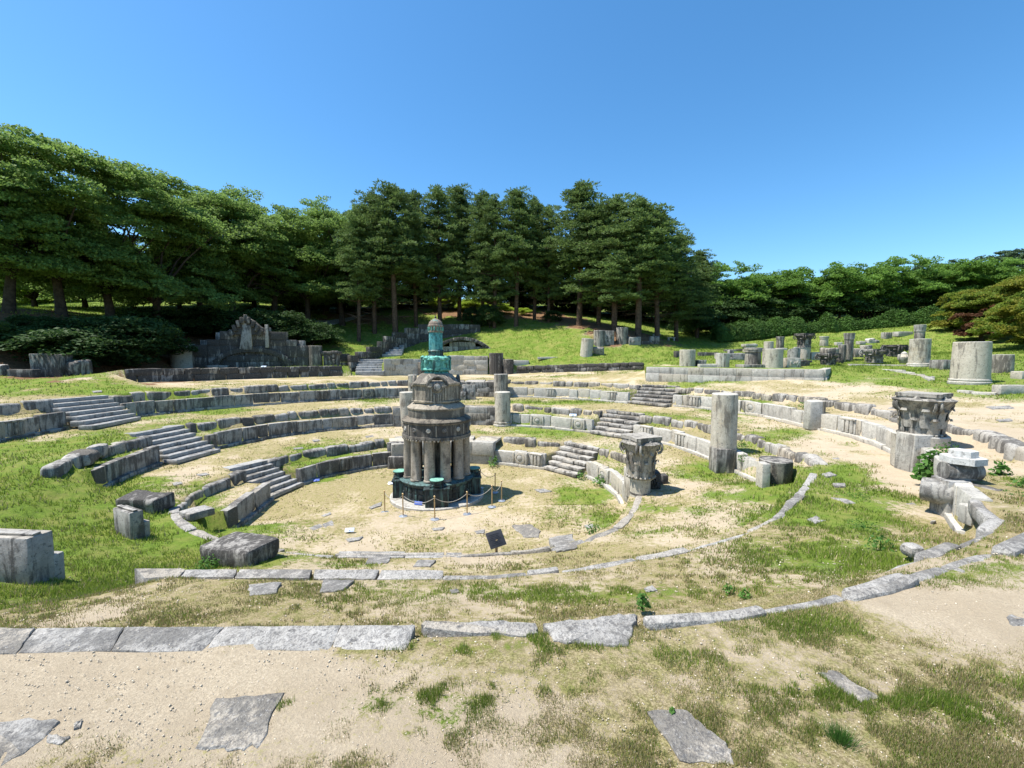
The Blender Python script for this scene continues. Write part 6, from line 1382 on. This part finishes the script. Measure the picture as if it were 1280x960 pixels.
# weeds
def weed(px, py, lab, h, w, d=None, z=None, n=60, climb=0, blade=False):
    n = int(n * 1.8)
    p = base_at(px, py, d, z); r = np.random.default_rng(int(px * 3 + py)); o = thing('weed_plant', lab, 'weed', tuple(p), 0, 'green weeds between the stones')
    g = r.normal(size=(n, 3)); g /= np.linalg.norm(g, axis=1, keepdims=True); q = r.uniform(.25, 1, (n, 1)) ** .6; P = np.abs(g * q) * [0, 0, 1] * h + g * q * [1, 1, 0] * w + [0, 0, h * .12]
    if climb: P[:, 1] *= .35
    N = g + [0, -.4, .7] + r.normal(size=(n, 3)) * .4; V, Fc = leaf_quads(P, N, h * .075 + .010, r, .7); c = bpy.data.objects.new('leaves', fast_mesh('leaves', V, Fc, M['weed'], 4)); COL.objects.link(c); c.parent = o
    if blade:
        me = c.data; bpy.data.objects.remove(c); m = n * 3; a = r.uniform(0, 6.28, m); B = np.stack([r.normal(size=m) * w * .4, r.normal(size=m) * w * .4, 0 * a - .02], -1); S_ = np.stack([np.cos(a), np.sin(a), 0 * a], -1) * .0022; Tp = B * [1.7, 1.7, 0] + np.stack([r.normal(size=m) * w * .35, r.normal(size=m) * w * .35, h * r.uniform(.4, 1.1, m)], -1)
        c = bpy.data.objects.new('leaves', fast_mesh('leaves', np.concatenate([B - S_, B + S_, Tp], 1).reshape(-1, 3), np.arange(3 * m).reshape(m, 3), M['weed'], 3)); COL.objects.link(c); c.parent = o; return
    mb = MB()
    for i in range(6): e = P[i * n // 6]; mb.add(*tube([(0, 0, -.03), e * [.4, .4, .6], e], [.008, .006, .003], 4))
    mb.build('stem', M['weed'], o)
weed(1166, 578, 'leafy creeper growing up the front of the round grey pedestal', .95, .55, d=12.55, z=2.78, n=190, climb=1)
weed(1185, 556, 'creeper trailing over the top edge of the low wall right of the pedestal', .35, .35, d=12.9, z=3.55, n=70)
weed(1247, 628, 'leafy weed growing against the right side of the wall end pier', .75, .35, d=10.6, z=3.15, n=110, climb=1)
weed(1262, 652, 'leafy weed at the foot of the right end block', .25, .3, d=9.2, z=3.4, n=60)
weed(1276, 640, 'leafy weed at the right picture edge beside the pale block', .4, .3, d=9.6, z=3.4, n=60)
weed(617, 580, 'small dark weed on the base course right of the tower columns', .6, .35, d=25.0, n=60)
weed(750, 604, 'leafy weed at the foot of the right inner wall', .55, .4, d=21.3, z=0, n=80)
weed(727, 598, 'small weed at the corner of the right inner stairs', .45, .3, d=22.4, z=0, n=50)
weed(741, 666, 'clump of weed at the edge of the green patch of the arena', .3, .3, n=60)
weed(803, 776, 'bushy little weed in the gap right of the broken slab', .15, .08, d=4.5, z=3.85, n=70)
weed(929, 580, 'small weed on the base stones right of the tall stained drum', .35, .3, d=18.6, n=50)
weed(927, 552, 'tiny weed on the ledge right of the tall stained drum', .3, .3, d=20.4, n=40)
weed(1006, 507, 'weed on the kerb stones behind the half column', .4, .4, d=23.5, n=50)
weed(268, 706, 'clump of weed in front of the low dark boulder', .28, .35, n=110)
weed(255, 712, 'light green weed by the slab at the foot of the dark boulder', .2, .3, n=70)
weed(1100, 686, 'yellowish weed in the right turf above the edging', .25, .25, n=60)
weed(932, 748, 'small dark weed on the thin edging line', .14, .10, n=40)
weed(912, 742, 'small weed in soil left of its neighbour on the thin edging line', .12, .10, n=40)
weed(1050, 925, 'dark green grass tuft at the bottom of the picture', .11, .075, n=90, blade=True)
weed(840, 893, 'single small weed at the top of the dark wedge slab', .06, .03, n=14)
weed(1082, 660, 'low clover like weed in the right turf', .12, .4, n=80)
weed(1075, 622, 'patch of clover around the long flat stone', .10, .5, n=90)
weed(512, 440, 'weed at the foot of the hill stairs', .3, .3, d=56, n=30)

# ------------------------------------------------------------------ light and sky
SUN_AZ, SUN_EL = (-.994, -.11), R(65)
sd = Vector((SUN_AZ[0] * math.cos(SUN_EL), SUN_AZ[1] * math.cos(SUN_EL), math.sin(SUN_EL)))
ld = bpy.data.lights.new('sun', 'SUN'); ld.energy = 5.0; ld.angle = R(.53); ld.color = (1, .955, .88)
lo = bpy.data.objects.new('sun', ld); COL.objects.link(lo); lo.rotation_euler = sd.to_track_quat('Z', 'Y').to_euler(); lo.location = (-30, -10, 60)
w = bpy.data.worlds.new('World'); SC.world = w; w.use_nodes = True; nt = w.node_tree; nt.nodes.clear()
sk = nt.nodes.new('ShaderNodeTexSky'); sk.sky_type = 'NISHITA'; sk.sun_disc = False; sk.sun_elevation = SUN_EL; sk.sun_rotation = math.atan2(SUN_AZ[0], SUN_AZ[1]); sk.air_density = 1.0; sk.dust_density = .5; sk.ozone_density = 5.0; sk.altitude = 200
bg = nt.nodes.new('ShaderNodeBackground'); bg.inputs[1].default_value = .13; ow = nt.nodes.new('ShaderNodeOutputWorld'); hs_n = nt.nodes.new('ShaderNodeHueSaturation'); hs_n.inputs['Saturation'].default_value = 1.2; hs_n.inputs['Hue'].default_value = .493; nt.links.new(sk.outputs[0], hs_n.inputs['Color']); nt.links.new(hs_n.outputs[0], bg.inputs[0]); nt.links.new(bg.outputs[0], ow.inputs[0])
SC.view_settings.view_transform = 'Standard'; SC.view_settings.look = 'None'; SC.view_settings.exposure = 0.82; SC.view_settings.gamma = 1.0
SC.cycles.max_bounces = 6; SC.cycles.diffuse_bounces = 3; SC.cycles.transmission_bounces = 4; SC.cycles.use_denoising = True
SC.render.film_transparent = False
